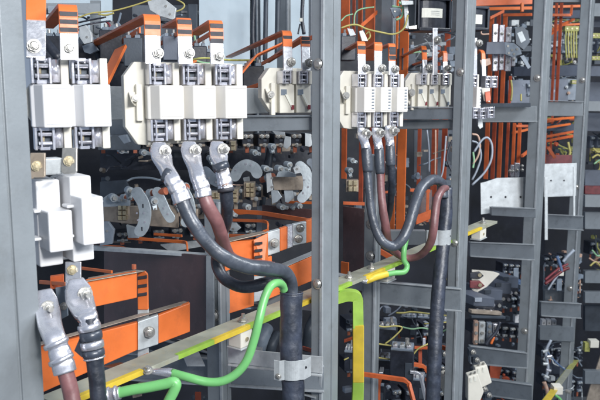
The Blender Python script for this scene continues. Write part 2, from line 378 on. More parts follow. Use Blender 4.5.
# ------------------------------------------------------------------ fuse units
def clip(t, c, x, y, w, h, dep, name='contact_clip'):
    """spring contact: dark jaw, two side cheeks, two bright rods, tabs"""
    p=MB(.0006)
    p.box(c+y*dep*.35,x,y,Z,w*.96,dep*.25,h)
    p.box(c-x*w*.44,x,y,Z,w*.13,dep,h*1.0); p.box(c+x*w*.44,x,y,Z,w*.13,dep,h*1.0)
    p.box(c-x*w*.16-Z*h*.02-y*dep*.2,x,y,Z,w*.10,dep*.5,h*.8)
    p.box(c+Z*h*.44,x,y,Z,w*.5,dep*.9,h*.14); p.box(c-Z*h*.44,x,y,Z,w*.5,dep*.9,h*.14)
    o=p.build(name,'chrome',t)
    q=MB(); q.box(c+y*dep*.12,x,y,Z,w*.70,dep*.3,h*.66); j=q.build('recess_shade','dark_steel',o)  # dark box painting the shade inside the clip recess
    for s in (-1,1):
        MB().cyl(c+Z*h*.20*s-x*w*.30-y*dep*.32,x,h*.085,w*.66,10).build('spring_rod','chrome',o)
    MB().cyl(c-x*w*.04-y*dep*.1-Z*h*.3,Z,w*.07,h*.6,10).build('copper_pin','brass',o)
    return o
def fuse_unit(name,label,px0,yc,d,th,pitch,n,base_l,top,bot,cov_t,cov_b,clip_t,clip_b,base_m='cream',cover=True,group='white fuse blocks on the cabinet rails',cov_m='cover',slots=False,cham=10,base_r=.5, shadow_w=.3):
    """px0 = photo column of the first pole's left edge; heights are photo rows at px0"""
    k=d/F; kx=k/math.cos(math.radians(th)); x=xdir(th); y=ydir(th)
    O=W(px0,95,d)                       # horizon row: same height everywhere
    def P(dx,row,dy=0): return O+x*(dx*kx)-Z*((row-95)*k*1.011)+y*dy
    t=thing(name,label,'fuse block',P(0,yc),group)
    R=(n+base_r)*pitch-(0 if base_r else 0)
    poly=[(-base_l,top+cham*1.4),(-base_l+cham,top),(R,top),(R,bot-3),(-base_l+cham*2,bot),(-base_l+cham*1.1,bot-1),(-base_l,bot-cham*1.9)]
    base_y=.028
    MB(.0015).slab([P(a,b,base_y) for a,b in poly],y*.022).build('base_plate',base_m,t)
    # raised rib and mounting lug on the left of the base
    if base_l>6:
        MB(.0015).slab([P(-base_l*.45,cov_t-1,base_y-.010),P(-2,cov_t-1,base_y-.010),P(-2,cov_b+2,base_y-.010),P(-base_l*.45,cov_b+2,base_y-.010)],y*.012).build('base_rib',base_m,t)
        c=P(-base_l*.52,(cov_t+cov_b)/2-4,base_y-.012)
        MB().cyl(c,-y,k*3.6,.004,18).cyl(c-y*.004,-y,k*2.2,.002,12).build('mounting_screw','bolt',t)
        MB(.0008).slab([P(-base_l*.8,(cov_t+cov_b)/2-10,base_y-.004),P(-base_l*.1,(cov_t+cov_b)/2-10,base_y-.004),P(-base_l*.1,(cov_t+cov_b)/2+3,base_y-.004),P(-base_l*.5,(cov_t+cov_b)/2+4,base_y-.004),P(-base_l*.8,(cov_t+cov_b)/2)],y*.006) .build('screw_boss',base_m,t)
    for i in range(n):
        a=i*pitch
        for (c0,c1,nm) in ((clip_t,cov_t,'upper'),(cov_b,clip_b,'lower')):
            if c1<=c0: continue
            mid=(c0+c1)/2; h=abs(c1-c0)*k
            cc=P(a+pitch*.30,mid,.010)
            clip(t,cc,x,y,pitch*.50*kx,h*.98,.03)
            # moulded divider beside the clip
            MB(.0012).box(P(a+pitch*.89,mid,.018),x,y,Z,pitch*.20*kx,.026,h*1.04).build('divider',base_m,t)
            ck=MB(); ck.cyl(P(a+pitch*.67,mid,.013)-Z*h*.44,Z,pitch*.135*kx,h*.88,20); ck.smooth=True; ck.build('clip_cheek','chrome',t)
        if cover:
            w=pitch
            # fuse cover: broad front and a stepped left flank
            q=[(a+.4,.026),(a+.4,.006),(a+w*.10,.003),(a+w*.29,-.017),(a+w-1.0,-.017),(a+w-.5,-.013),(a+w-.4,.026)]
            lo=[P(u,cov_b,v) for u,v in q]
            fc=MB(.0016).slab(lo,Z*((cov_b-cov_t)*k)).build('fuse_cover',cov_m,t)
            for ff in (.09,.91):
                MB(.0004).box(P(a+w*.645,cov_t+(cov_b-cov_t)*ff,-.0172),x,y,Z,w*.60*kx,.0016,.0013).build('moulded_rib',cov_m,fc)
            if px0>300:
                for j in range(7): MB().box(P(a+w*.80,cov_t+3+j*3,-.0174),x,y,Z,w*.13*kx,.0008,1.2*k).build('printed_dash','grey_block',fc)
        else:
            q=[P(a+1,cov_t,.012),P(a+pitch-1,cov_t,.012),P(a+pitch-1,cov_b,.012),P(a+1,cov_b,.012)]
            MB(.0015).slab(q,y*.02).build('fuse_body',base_m,t)
            c=P(a+pitch*.3,cov_t+(cov_b-cov_t)*.28,.012)
            MB(.0005).box(c,x,y,Z,pitch*.34*kx,.003,(cov_b-cov_t)*.2*k).build('latch','grey_block',t)
            u=P(a+pitch*.42,cov_t+(cov_b-cov_t)*.36,.0095); v=P(a+pitch*.8,cov_t+(cov_b-cov_t)*.8,.0095)
            MB(.0004).ribbon([u,v],x,pitch*.16*kx,.0012).build('pull_tab','label_white',t)
            MB(.0004).box(v,x,y,Z,pitch*.16*kx,.003,(cov_b-cov_t)*.16*k).build('tab_end','wire_red' if i<2 else 'grey_block',t)
    return t,P,k,kx,x,y
TH=24
fA=fuse_unit('fuse_block','glossy white fuse block with tarnished clips, cut off by the nearest post',30,105,.93,TH,35.5,2,4,78,132,84,127,58,150,cov_m='white',base_r=0)
fB=fuse_unit('fuse_block','large cream three pole fuse block with three lugged cables hanging below',147.5,105,1.05,TH,31.2,3,18,62,146,85,119,63.5,141,base_r=-.15)
fC=fuse_unit('fuse_block','half hidden cream fuse block on the rail left of the tall post',281,90,1.40,TH,16.8,2,14,68,113,84,113,71,84,cover=False,base_r=.05,cham=8)
fD=fuse_unit('fuse_block','cream fuse block right of the tall post with looping cables below',356,100,1.62,TH,17.5,3,14,71,129,87,112,74,127,base_r=.0,cham=7)
fE=fuse_unit('fuse_block','cream fuse block with open slots standing under the round transformer',419,90,2.0,18,12,3,10,73,108,85,108,74,85,cover=False,base_r=.3,cham=6)
fF=fuse_unit('fuse_block','small fuse block peeping out right of the third post with grey clips',472,98,2.45,18,8,1,0,76,110,87,110,75,87,base_r=0,cham=2)
# grey spring contacts right of the small block
for i,(a,b) in enumerate(((486,82),(492.5,82))):
    t=thing('contact_clip',('grey contact clip touching the small fuse block','grey contact clip between the small fuse block and orange uprights')[i],'contact clip',W(a,b,2.5))
    clip(t,W(a,b,2.5),xdir(18),ydir(18),.022,.04,.03,'cheeks')
for i,(a,b) in enumerate(((474,113),(481,113.5),(489,112.5))):
    t=thing('contact_clip',('dark grey lower contact clip under the small fuse block, leftmost','dark grey lower contact clip under the small fuse block, middle','worn brass jawed contact clip where the cross rail begins')[i],'contact clip',W(a,b,2.45))
    clip(t,W(a,b,2.45),xdir(18),ydir(18),.025,.038,.03,'cheeks')

# ------------------------------------------------------------------ folded flat bars above the fuse blocks
def flatbar(label, pts, tin_from, w, th, marks=(), bolt=None, group='orange sleeved connecting bars', wdir=None, t_mm=.004, m='orange', boltr=4.2, nut=True, name='connecting_bar', rad=.02):
    """pts: (px,py,d) path ending down at the terminal; tin_from: photo row on the last leg where the sleeve ends"""
    if len(pts)>3 and abs(pts[-2][1]-pts[-3][1])<2:      # arm and leg share one centre line
        s=(pts[-2][0]-pts[-3][0])*.8; pts=[(a+s,b,c) for a,b,c in pts[:-3]]+list(pts[-2:])
    P=[W(*p) for p in pts]; wd=wdir or xdir(th)
    k=pts[-1][2]/F; wm=w*k/math.cos(math.radians(th))
    a,b=pts[-2],pts[-1]
    t=thing(name,label,'connecting bar',P[-1],group)
    if tin_from is not None:
        f=(tin_from-a[1])/(b[1]-a[1]); Q=P[-2].lerp(P[-1],f)
        MB(.0008).ribbon(rnd_path(P[:-1]+[Q],rad,6),wd,wm*1.04,t_mm*1.25).build('sleeve',m,t)
        MB(.0008).ribbon([Q+(P[-2]-Q).normalized()*.004,P[-1]],wd,wm,t_mm).build('tinned_end','tin',t)
    else:
        MB(.0008).ribbon(rnd_path(P,rad,6),wd,wm*1.04,t_mm*1.25).build('sleeve',m,t)
    yd=ydir(th)
    for r in marks:
        f=(r-a[1])/(b[1]-a[1]); Q=P[-2].lerp(P[-1],f)
        MB(.0004).box(Q-yd*t_mm*.62,wd,yd,Z,wm*.98,.0012,4.6*k).build('phase_mark','mark',t)
    if bolt:
        bx,by=bolt; c=W(bx,by,b[2])-yd*t_mm*.5
        o=MB().hexbolt(c-xdir(th)*0,(-yd),boltr*k*1.12,1.3,.5).build('bolt','bolt',t)
        if nut: MB().cyl(c+yd*(t_mm+.001),yd,boltr*k*1.2,.003,18).cyl(c+yd*(t_mm+.003),yd,boltr*k*.95,.012,6).cyl(c+yd*(t_mm+.014),yd,boltr*k*.5,.006,10).build('nut','bolt',t)
    return t
flatbar('broad orange upright bar with scuffed tinned end at top left by the nearest post',[(36,-40,.97),(36,58,.93)],22,17,TH,bolt=(34,46),boltr=5.2,nut=False,m='orange')
flatbar('orange bar with three dark stripes folded down over the left fuse block',[(38,27,1.30),(57,4,.93),(68,5,.93),(69.5,60,.93)],34,16,TH,marks=(14,22,30),bolt=(69,48),boltr=4.6)
flatbar('orange bar with one dark stripe folded down onto the left pole of the large block',[(78,49,hd(14,1.05,49)),(145,15,1.05),(152,15,1.05),(153,64,1.05)],36,14.5,TH,marks=(27,),bolt=(158,53))
flatbar('orange bar with one dark stripe above the middle pole of the large block',[(160,27,1.25),(174,19,1.05),(184,19,1.05),(185.5,64,1.05)],37,13.5,TH,marks=(22,32),bolt=(189,53))
flatbar('orange bar with three dark stripes above the right pole of the large block',[(188,34,1.28),(208,21,1.06),(216,21,1.06),(217,64,1.06)],41,12.5,TH,marks=(26,34,41),bolt=(218.5,56))
flatbar('long thin orange bar rising from behind the large block to the half hidden block',[(224,57,2.2),(281,31,1.42),(287,31,1.41),(288,71,1.40)],47,9,TH,marks=(38,),bolt=(291,62),boltr=3.4)
flatbar('thin orange bar bending down just left of the tall post',[(262,62,2.2),(299,38,1.42),(305,37,1.41),(306,71,1.40)],47,8.5,TH,marks=(39,43),bolt=(309,63),boltr=3.4)
def strip(label,pts,w,m='orange',wd=None,th=.004,name='orange_bar',cat='busbar',group='orange bars',rad=.015,bev=.0008):
    P=[W(*p) for p in pts]; d=sum(p[2] for p in pts)/len(pts)
    o=MB(bev).ribbon(rnd_path(P,rad,5),wd or xdir(TH),w*d/F,th).build(name,m); return tag(o,label,cat,group)
strip('wide orange bar slanting up from the right end of the large fuse block',[(230,86,1.30),(254,57,1.6),(288,41,1.9)],9,wd=(Rt*.8+Z*.6))
strip('short orange bar slanting down beside the left fuse block onto the drilled rail',[(121,48,1.3),(101,89,1.2)],13,wd=(Rt*.9+Z*.4),th=.006)
strip('thin dark orange bar under the two long thin bars',[(258,66,2.0),(300,42,1.7),(316,36,1.6)],4,wd=Z)
strip('small orange bar end beneath the bar crossing behind the half hidden block',[(236,92,1.7),(268,82,1.55)],4,wd=Z)
strip('thin orange bar hidden behind the right pole terminal of the large block',[(196,60,1.5),(182,65,1.35)],4,wd=Z)
# second block
flatbar('short orange topped bar over the left pole of the middle fuse block',[(341,50,2.0),(354,42,1.63),(361,42,1.62),(362,75,1.62)],54,8,TH,marks=(48,),bolt=(366,68),boltr=3)
flatbar('short orange topped bar over the centre pole of the middle fuse block',[(366,48,1.8),(374,43,1.63),(378,43,1.63),(378,75,1.63)],51,8,TH,marks=(),bolt=(382,68),boltr=3)
flatbar('striped orange bar over the right pole of the middle fuse block',[(372,49,1.9),(384,44,1.66),(392,44,1.65),(392,75,1.65)],61,7,TH,marks=(49,53,58),bolt=(395,69),boltr=3)
flatbar('long orange bar reaching right to the open slotted fuse block',[(392,60,2.6),(421,46,2.03),(424,46,2.02),(425,75,2.0)],60,5,TH,marks=(52,),bolt=(429,67),boltr=2.5)
flatbar('second thin orange bar reaching the open slotted fuse block',[(395,70,2.7),(436,56,2.05),(441,50,2.03),(445,50,2.02),(445,75,2.0)],62,4.5,TH,bolt=(448,68),boltr=2.5)
flatbar('tall narrow tinned bar hanging from the round transformer',[(435,28,2.0),(435,75,2.0)],30,5,TH,bolt=(437,40),boltr=3,name='terminal_bar',m='tin')
flatbar('thin orange and tinned bar just right of the third post',[(473,56,2.6),(480,50,2.5),(483,52,2.48),(484,76,2.46)],60,4,TH,name='connecting_bar')
flatbar('tinned bar edge at the right side of the third post under the small transformer',[(475,38,2.45),(475,76,2.45)],39,4,TH,bolt=(479,43),boltr=2.6,name='terminal_bar',m='tin')

# ------------------------------------------------------------------ vertical orange busbars
GV='orange vertical busbars'
def vbar(x,y0,y1,d,w,label,m='orange_old',th=.005,x2=None):
    a=W(x,y0,d); b=W(x if x2 is None else x2,y1,d); b=Vector((a.x,a.y,b.z))
    k=d/F
    o=MB(.0012).box((a+b)/2,EX,EY,Z,w*k*.98,th,(a-b).length).build('vertical_busbar',m); return tag(o,label,'busbar',GV)
vbar(346,-40,34,2.4,10,'broad orange upright busbar hard against the tall post at the top')
vbar(361,-40,60,2.5,5,'thin orange upright busbar, second right of the tall post')
vbar(371,-40,60,2.35,11,'broad orange upright busbar left of the inner grey post')
vbar(344.5,110,180,2.4,6,'orange upright busbar at the right side of the tall post at cable lug height')
vbar(362,100,205,2.45,5,'thin dark orange upright busbar behind the leftmost looping cable','copper_red')
vbar(372.5,100,220,2.5,5,'reddish upright busbar behind the brown looping cable','copper_red')
vbar(397.5,-40,245,2.5,5,'thin orange upright busbar just left of the broad one inside the cable loop','orange')
vbar(406,-40,245,2.35,10,'broad bright orange upright busbar rising through the second cabinet','orange')
vbar(440,-40,232,3.0,7,'dark orange upright busbar behind the tinned transformer bar','copper_red')
vbar(450,-40,200,3.0,6,'dark orange upright busbar left of the third tall post','copper_red')
vbar(492,16,182,2.95,4.6,'bright orange upright busbar, left of the three beside the wide zinc plate','orange_old')
vbar(499,14,182,3.0,4.2,'orange upright busbar, middle of the three beside the wide zinc plate','copper_red')
vbar(505.5,16,182,2.95,4.4,'orange upright busbar, right of the three beside the wide zinc plate','orange_old')
vbar(514.5,123,165,3.05,3.2,'slim copper pipe bar, left of the pair above the wide zinc plate','orange_old')
vbar(520,123,165,3.05,3.6,'slim copper pipe bar, right of the pair above the wide zinc plate','orange_old')
vbar(557.5,-10,102,3.5,2.8,'slim red copper bar, left of the twin bars between the far posts','copper_red')
vbar(562.4,-10,102,3.5,3.2,'slim red copper bar, right of the twin bars between the far posts','copper_red')
vbar(546,133,163,3.5,2.5,'short copper bar at the left end of the smaller zinc plate','copper_red')
strip('slanting orange bar behind the green wires right of the tall post',[(361,26,2.2),(377,12,2.3)],4,m='orange_old',wd=Z)
for a,b,w,lb in (((474,3,2.9),(532,1,2.9),6,'thick orange bar crossing the top edge of the third cabinet'),((503,15,2.9),(532,14.5,2.85),2.8,'thin orange bar crossing under the thick one in the third cabinet'),
    ((490,18,2.9),(504,11,2.9),3,'short bent orange bar joining the upright bars at the top'),((544,15,3.5),(571,15,3.5),2.6,'orange copper pipe running level between the far posts'),
    ((571,15,3.5),(572,5,3.5),2.6,'short copper pipe stub turning up near the far post'),((545,33,3.6),(574,19,3.8),2.8,'copper bar slanting up behind the twin red bars'),
    ((548,36,3.6),(558,29,3.7),2.4,'second short copper bar slanting beside the twin red bars'),((545,122,3.5),(563,118,3.8),2.5,'copper bar just under the cross rail of the fourth cabinet'),
    ((544,137,3.5),(577,131,3.6),2.2,'upper of two parallel copper bars above the smaller zinc plate'),((544,141.5,3.5),(577,135,3.6),2.4,'lower of two parallel copper bars above the smaller zinc plate'),
    ((522,156,3.0),(531,149,3.1),2.6,'short orange bar stub slanting up to the third cabinet post'),((548,147,3.5),(555,158,3.5),3,'short copper bar sloping down onto the smaller zinc plate'),
    ((343,203,2.3),(367,204,2.3),3,'thin orange bar lying level over the brown partition'),((410,190,2.45),(430,191,2.45),3,'thin orange bar level inside the black cable arch'),
    ((428,190,2.42),(427,222,2.42),3.5,'short orange upright bar inside the black cable arch'),((416,220,2.4),(431,214,2.4),9,'slanting orange bar face below the black cable arch'),
    ((516,126,3.05),(530,126,3.05),2.4,'thin copper bar level just under the rail of the third cabinet'),((378,250,2.3),(395,260,2.3),6,'orange bar end seen inside the bottom of the hanging loop'),
    ((368,194,2.4),(388,192,2.4),2,'thin orange bar level behind the hanging cables')):
    strip(lb,[a,b],w,m='orange_old',wd=Z,th=.01,name='copper_bar')
vbar(345,262,300,2.0,9,'short orange upright bar end right of the tall post above the lime bar','orange')
# ------------------------------------------------------------------ white moulded isolator at lower left
d=.90; k=d/F; th=38; x=xdir(th); y=ydir(th)
t=thing('fuse_carrier','glossy white moulded double block under the left fuse clips, beside the nearest post','fuse carrier',W(60,268,d))
def blk(x0,x1,y0,y1,prot,depth,name,bev=.0016,m='white'):
    c=W((x0+x1)/2,(y0+y1)/2,d); sx=(x1-x0)*k/math.cos(math.radians(th))
    c=c-y*0+y*depth/2
    mb=MB(bev); mb.box(c,x,y,Z,sx*.93,depth,(y1-y0)*k); return mb.build(name,m,t)
def col(x0,x1,y0,y1,dd,depth,name,bev=.0022):
    kk=dd/F; c=W((x0+x1)/2,(y0+y1)/2,dd)+y*depth/2
    return MB(bev).box(c,x,y,Z,(x1-x0)*kk/math.cos(math.radians(th))*.93,depth,(y1-y0)*kk).build(name,'white',t)
for (bx0,bx1,by0,by1,hx0,hx1,hy0,hy1) in ((40,60,180,267,51,71.5,211,252),(73,91.5,176,262,84,103,197,245)):
    col(bx0,bx1,by0,by1,.925,.055,'housing')
    h=col(hx0,hx1,hy0,hy1,.895,.05,'handle')
    kk=.895/F
    MB(.0004).box(W((hx0+hx1)/2,hy0+5,.8945),x,y,Z,(hx1-hx0)*kk*1.05,.0014,.0012).build('moulded_line','white',h)
col(34,76,186,262,.985,.02,'back_plate')
for (cx,cy) in ((39,212),(39,240),(72,207),(72,237)):
    MB(.0015).box(W(cx,cy,d)+y*.014,x,y,Z,.010,.02,.004).build('hinge_pin','white',t)
MB(.002).box(W(55,168,d)+y*.03,x,y,Z,.035,.02,.022).build('neck','galv',t)
MB(.0004).ribbon(rnd_path([W(34,178,.87),W(50,178,.87),W(58,175,.90)],.005),Fh,.004,.0012).build('spring_wire','dark_steel',t)
# terminal tabs of the left block
for (px,py,lb,dd) in ((37,166,'tarnished terminal tab with brass bolt tight against the nearest post',.90),(69,161,'tarnished terminal tab with brass bolt above the white moulded block',.92)):
    t=thing('terminal_tab',lb,'terminal tab',W(px,py,dd)); kk=dd/F; xx=xdir(24)
    pts=[W(px-7,py-13,dd),W(px+8,py-13,dd),W(px+8,py+10,dd),W(px+6,py+13,dd),W(px-6,py+13,dd),W(px-8,py+10,dd)]
    MB(.001).slab(pts,Fh*.004).build('tab','tan_metal' if px<50 else 'bolt',t)
    MB().hexbolt(W(px,py,dd)-Fh*.0005,-ydir(24),4.2*kk,1.45,.3).build('bolt','brass',t)
t=thing('terminal_tab','pale terminal tab with brass bolt under the white moulded block','terminal tab',W(73,270,.93))
MB(.001).slab([W(65,262,.93),W(81,262,.93),W(81,300,.93),W(65,300,.93)],Fh*.003).build('tab','tin',t)
MB().hexbolt(W(72,270,.93)-Fh*.0005,-ydir(24),4.4*.93/F,1.3,.3).build('bolt','brass',t)
t=thing('terminal_tab','narrow grey terminal tab between the two lower left cable lugs','terminal tab',W(61,300,.96))
MB(.001).slab([W(55,288,.96),W(66,286,.96),W(68,316,.96),W(60,320,.96)],Fh*.003).build('tab','grey_block',t)
MB().hexbolt(W(64,306,.96)-Fh*.0005,-ydir(24),3.4*.96/F,1.3,.3).build('bolt','bolt',t)
MB(.001).slab([W(42,262,.94),W(47,262,.94),W(47,292,.94),W(42,292,.94)],Fh*.003); 

# ------------------------------------------------------------------ power cables with crimped lugs
def lug(t, pts, ws, bolt=None, bd=None, br=4.2, th=24, stud=1.2, m='lug'):
    """pts px,py,d ; ws = (half width px, half thickness px)"""
    P=cr([W(*p) for p in pts],9); n=len(P); dd=pts[0][2]; kk=dd/F
    rr=[]
    for i in range(n):
        q=i/(n-1)*(len(ws)-1); a=int(min(q,len(ws)-2)); f=q-a
        cz=1.0
        if len(ws)>5:
            for cq in (.72,.86): cz-=.09*math.exp(-((i/(n-1)-cq)/.022)**2)
        cz*=.90
        rr.append((cz*(ws[a][0]+(ws[a+1][0]-ws[a][0])*f)*kk,cz*(ws[a][1]+(ws[a+1][1]-ws[a][1])*f)*kk))
    o=MB().esweep(P,xdir(th),rr,24,power=3.0).build('cable_lug',m,t)
    if bolt:
        c=W(bolt[0],bolt[1],pts[1][2]-.002-ws[1][1]*kk*.9)
        ax=(-Fw*1.0+Rt*.62) if bd is None else bd
        MB().hexbolt(c,ax,br*kk*1.2,1.4,stud*1.2).build('bolt','bolt',t)
    return o
def band(t, p, q, r, m='tape', name='tape_band', n=16):
    P=[W(*p),W(*q)]; P=[P[0],P[0].lerp(P[1],.08),P[0].lerp(P[1],.5),P[0].lerp(P[1],.92),P[1]]
    kk=p[2]/F; return MB().tube(P,[r*.9*kk,r*kk,r*1.03*kk,r*kk,r*.9*kk],n,.02).build(name,m,t)
def sheath(t, pts, r, m, name='sheath', lump=.02, seg=9, n=18, seed=1):
    kk=pts[0][2]/F*(.9 if m in ('grey_cable','black_cable','brown_cable') else 1); rr=[x*kk for x in r] if isinstance(r,(list,tuple)) else r*kk
    return MB().tube(cr([W(*p) for p in pts],seg),rr,n,lump,seed=seed).build(name,m,t)
GC='lugged power cables'
# big block
t=thing('power_cable','thick grey cable from the left pole of the large fuse block into the long sleeve','power cable',W(168,151,1.04),GC)
lug(t,[(159,143,1.05),(160,150,1.045),(162,158,1.035),(166,168,1.02),(172,180,1.01),(178,190,1.01),(183,202,1.01)],[(7,2),(11,3.2),(11.5,3.5),(8,6),(8.5,8),(9.5,9),(9.5,9)],(165,151))
band(t,(163.5,174,1.012),(170.5,177,1.012),7.6)
sheath(t,[(182,198,1.01),(187,212,1.01),(196,228,1.01),(209,245,1.02),(225,258,1.03),(245,266,1.05),(265,269,1.08),(281,271,1.12),(289,277,1.15),(292,288,1.16),(292,300,1.16)],[8,8,7.6,7.8,8.2,8.6,9,8.6,8,7.5,7],'grey_cable',lump=.035,seed=3)
t=thing('power_cable','reddish brown power cable from the middle pole of the large fuse block','power cable',W(197,150,1.04),GC)
lug(t,[(189,142,1.06),(190,149,1.055),(192,157,1.045),(195,167,1.03),(198,178,1.02),(202,188,1.02),(204,197,1.02)],[(7,2),(10.5,3.2),(10.5,3.5),(8,6),(8,7.5),(8.6,8.6),(8.6,8.6)],(195,150.5))
sheath(t,[(203,193,1.02),(208,206,1.02),(216,220,1.03),(221,234,1.05),(225,248,1.09),(231,258,1.13),(245,264,1.15),(262,266,1.15),(274,268,1.15)],7.6,'brown_cable',seed=5)
t=thing('power_cable','black power cable from the right pole of the large block, drooping lowest before the sleeve','power cable',W(228,148,1.05),GC)
lug(t,[(217,142,1.07),(218,149,1.065),(219,157,1.055),(221,165,1.045),(223,175,1.04),(225,184,1.04),(226,192,1.04)],[(7,2),(10,3.2),(10,3.5),(7.5,5.5),(7.5,7),(8,8),(8,8)],(223,149.5))
band(t,(219.5,163,1.03),(222,170,1.03),8.4); band(t,(225.5,188,1.035),(226,192,1.035),8.3,'mark','cable_tie')
sheath(t,[(226,188,1.04),(227,205,1.05),(226,222,1.08),(220,240,1.14),(216,257,1.17),(219,271,1.17),(229,282,1.165),(245,287,1.16),(262,284,1.16),(276,281,1.17),(286,287,1.17),(290,296,1.17)],[7.5,7.2,7,6.8,6.8,7.2,7.4,7.6,7.6,7.2,6.6,6],'black_cable',lump=.05,seed=8)
# left block
t=thing('power_cable','purple brown power cable with bare crimped lug beside the nearest post','power cable',W(47,308,.86),GC)
lug(t,[(44,290,.90),(46,300,.895),(48,312,.885),(50,325,.87),(54,337,.86),(58,347,.86),(62,360,.86),(65,372,.86)],[(8,2),(12,3.4),(13,3.6),(12.5,5),(11.5,8),(11.5,11),(12,12),(12,12)],(48,308),br=5)
for a,b in ((55,341),(60,357)):
    band(t,(a,b,.858),(a+2.2,b+5,.858),12.6,'lug','crimp_sleeve',18)
sheath(t,[(65,370,.86),(68,381,.86),(71,393,.86),(74,410,.86),(78,440,.87)],9,'brown_cable',seed=11)
t=thing('power_cable','black taped power cable with bare lug crossing the orange bars at lower left','power cable',W(84,294,.88),GC)
lug(t,[(76,279,.91),(78,289,.905),(80,300,.895),(84,310,.885),(88,318,.88),(90,326,.88)],[(8,2),(14,3.4),(15,3.6),(13,6),(10.5,9),(10.5,10)],(85,294),br=5)
sheath(t,[(89,318,.88),(91,332,.88),(93,346,.88),(95,362,.88),(97,382,.88),(99,405,.88),(102,440,.89)],[10.2,10.6,10.8,9.6,9.2,9,9],'black_cable',seed=14,lump=.03)
band(t,(88.6,324,.878),(90,331,.878),11.4,'lug','foil_band'); band(t,(91.4,341,.878),(92.6,349,.878),11.6,'lug','foil_band'); band(t,(94,357,.878),(94.3,359,.878),10.6,'lug','foil_band')
band(t,(90.2,331.5,.878),(91.4,340,.878),11.2); band(t,(92.8,349.5,.878),(93.8,356.5,.878),11.0)
MB(.0008).slab([W(80,337,.875),W(84,341,.87),W(82,358,.87),(W(74,351,.875))],Fh*.006).build('tape_end','tape',t)
# middle block
t=thing('power_cable','shiny dark cable looping from the middle fuse block up and over into the second sleeve','power cable',W(363,133,1.6),GC)
lug(t,[(361,128,1.62),(362,133,1.615),(363,138,1.6),(365,144,1.59),(366,149,1.59)],[(4,1.5),(5.5,2),(5.6,2.5),(4.6,4),(4.8,4.8)],(366,134),br=3.6,stud=.9)
band(t,(366,148,1.588),(368,172,1.588),5.2,'grey_cable','heat_shrink')
sheath(t,[(367,170,1.59),(369,190,1.59),(371,210,1.59),(376,230,1.59),(384,243,1.59),(394,246,1.6),(403,238,1.6),(410,222,1.61),(415,204,1.62),(421,189,1.64),(429,181,1.67),(437,180,1.70),(443,186,1.72),(444,198,1.72)],[4.6,4.6,4.7,5,5.4,5.8,6,6.2,6.3,6.3,6.2,6,5.6,5],'grey_cable',seed=21,lump=.025)
t=thing('power_cable','power cable black above and brown below from the centre pole of the middle fuse block','power cable',W(378,133,1.62),GC)
lug(t,[(375,128,1.64),(376,133,1.635),(377,138,1.62),(378,144,1.61),(379,149,1.61)],[(4,1.5),(5.2,2),(5.2,2.5),(4.4,4),(4.6,4.6)],(380,133),br=3.4,stud=.9)
band(t,(379,148,1.61),(380,174,1.61),4.8,'grey_cable','heat_shrink')
sheath(t,[(380,172,1.61),(381,190,1.61),(383,210,1.61),(386,228,1.62),(388,241,1.66),(395,252,1.70),(406,258,1.72),(419,256,1.70),(429,246,1.66),(433,232,1.64),(435,214,1.64),(437,199,1.65),(442,190,1.68),(446,188,1.72)],[4.2,4.3,4.6,4.8,4.6,4.2,4.2,4.3,4.6,4.8,4.8,4.8,4.4,4],'brown_cable',seed=23,lump=.02)
t=thing('power_cable','short dark power cable with ribbed edge from the right pole of the middle fuse block','power cable',W(391,131,1.64),GC)
lug(t,[(388,126,1.66),(389,131,1.655),(389,137,1.64),(390,142,1.63),(390,146,1.63)],[(4,1.5),(5.2,2),(5.2,2.5),(4.4,4),(4.6,4.6)],(393,131),br=3.6,stud=.9)
band(t,(390,145,1.63),(391,166,1.63),4.8,'grey_cable','heat_shrink')
sheath(t,[(391,164,1.63),(392,180,1.64),(391,200,1.68),(388,218,1.74),(383,234,1.8)],[4.4,4.2,4,3.8,3.6],'black_cable',seed=25,lump=.06)
# ------------------------------------------------------------------ sleeves and clamps
def sleeve(label,pts,r,clamp,cth=20,plate=None):
    t=thing('cable_sleeve',label,'cable sleeve',W(*pts[-1]),'black cable sleeves')
    P=cr([W(*p) for p in pts],10); kk=pts[0][2]/F
    mb=MB(); mb.tube(P,[x*kk for x in r],26,.03,seed=31); mb.build('sleeve_body','sleeve',t)
    # rolled rim at the mouth
    dirv=(P[1]-P[0]).normalized(); tt=dirv.orthogonal().normalized(); bb=dirv.cross(tt); R=r[0]*kk
    ring=[P[0]+(tt*math.cos(a)+bb*math.sin(a))*R*.97 for a in [i*math.pi/12 for i in range(25)]]
    MB().tube(ring,R*.10,8).build('rim','sleeve',t)
    MB().cyl(P[0]-dirv*.0008,dirv,R*.86,.001,24).build('mouth','navy',t)
    return t
sleeve('long black sleeve standing upright left of the tall post with a zinc clamp round it',[(291.5,293,1.16),(291,320,1.16),(291,350,1.16),(293,380,1.16),(294,410,1.16),(295,460,1.17)],[11.2,11.2,11.3,11.3,11.2,11],None)
sleeve('second long black sleeve, slightly slanting, left of the third tall post',[(447,188,1.74),(446,215,1.73),(443,245,1.72),(439,285,1.70),(436,325,1.69),(434,365,1.68),(432,410,1.68),(429,460,1.68)],[5.2,6.4,6.6,6.8,6.9,7,7,7],None)
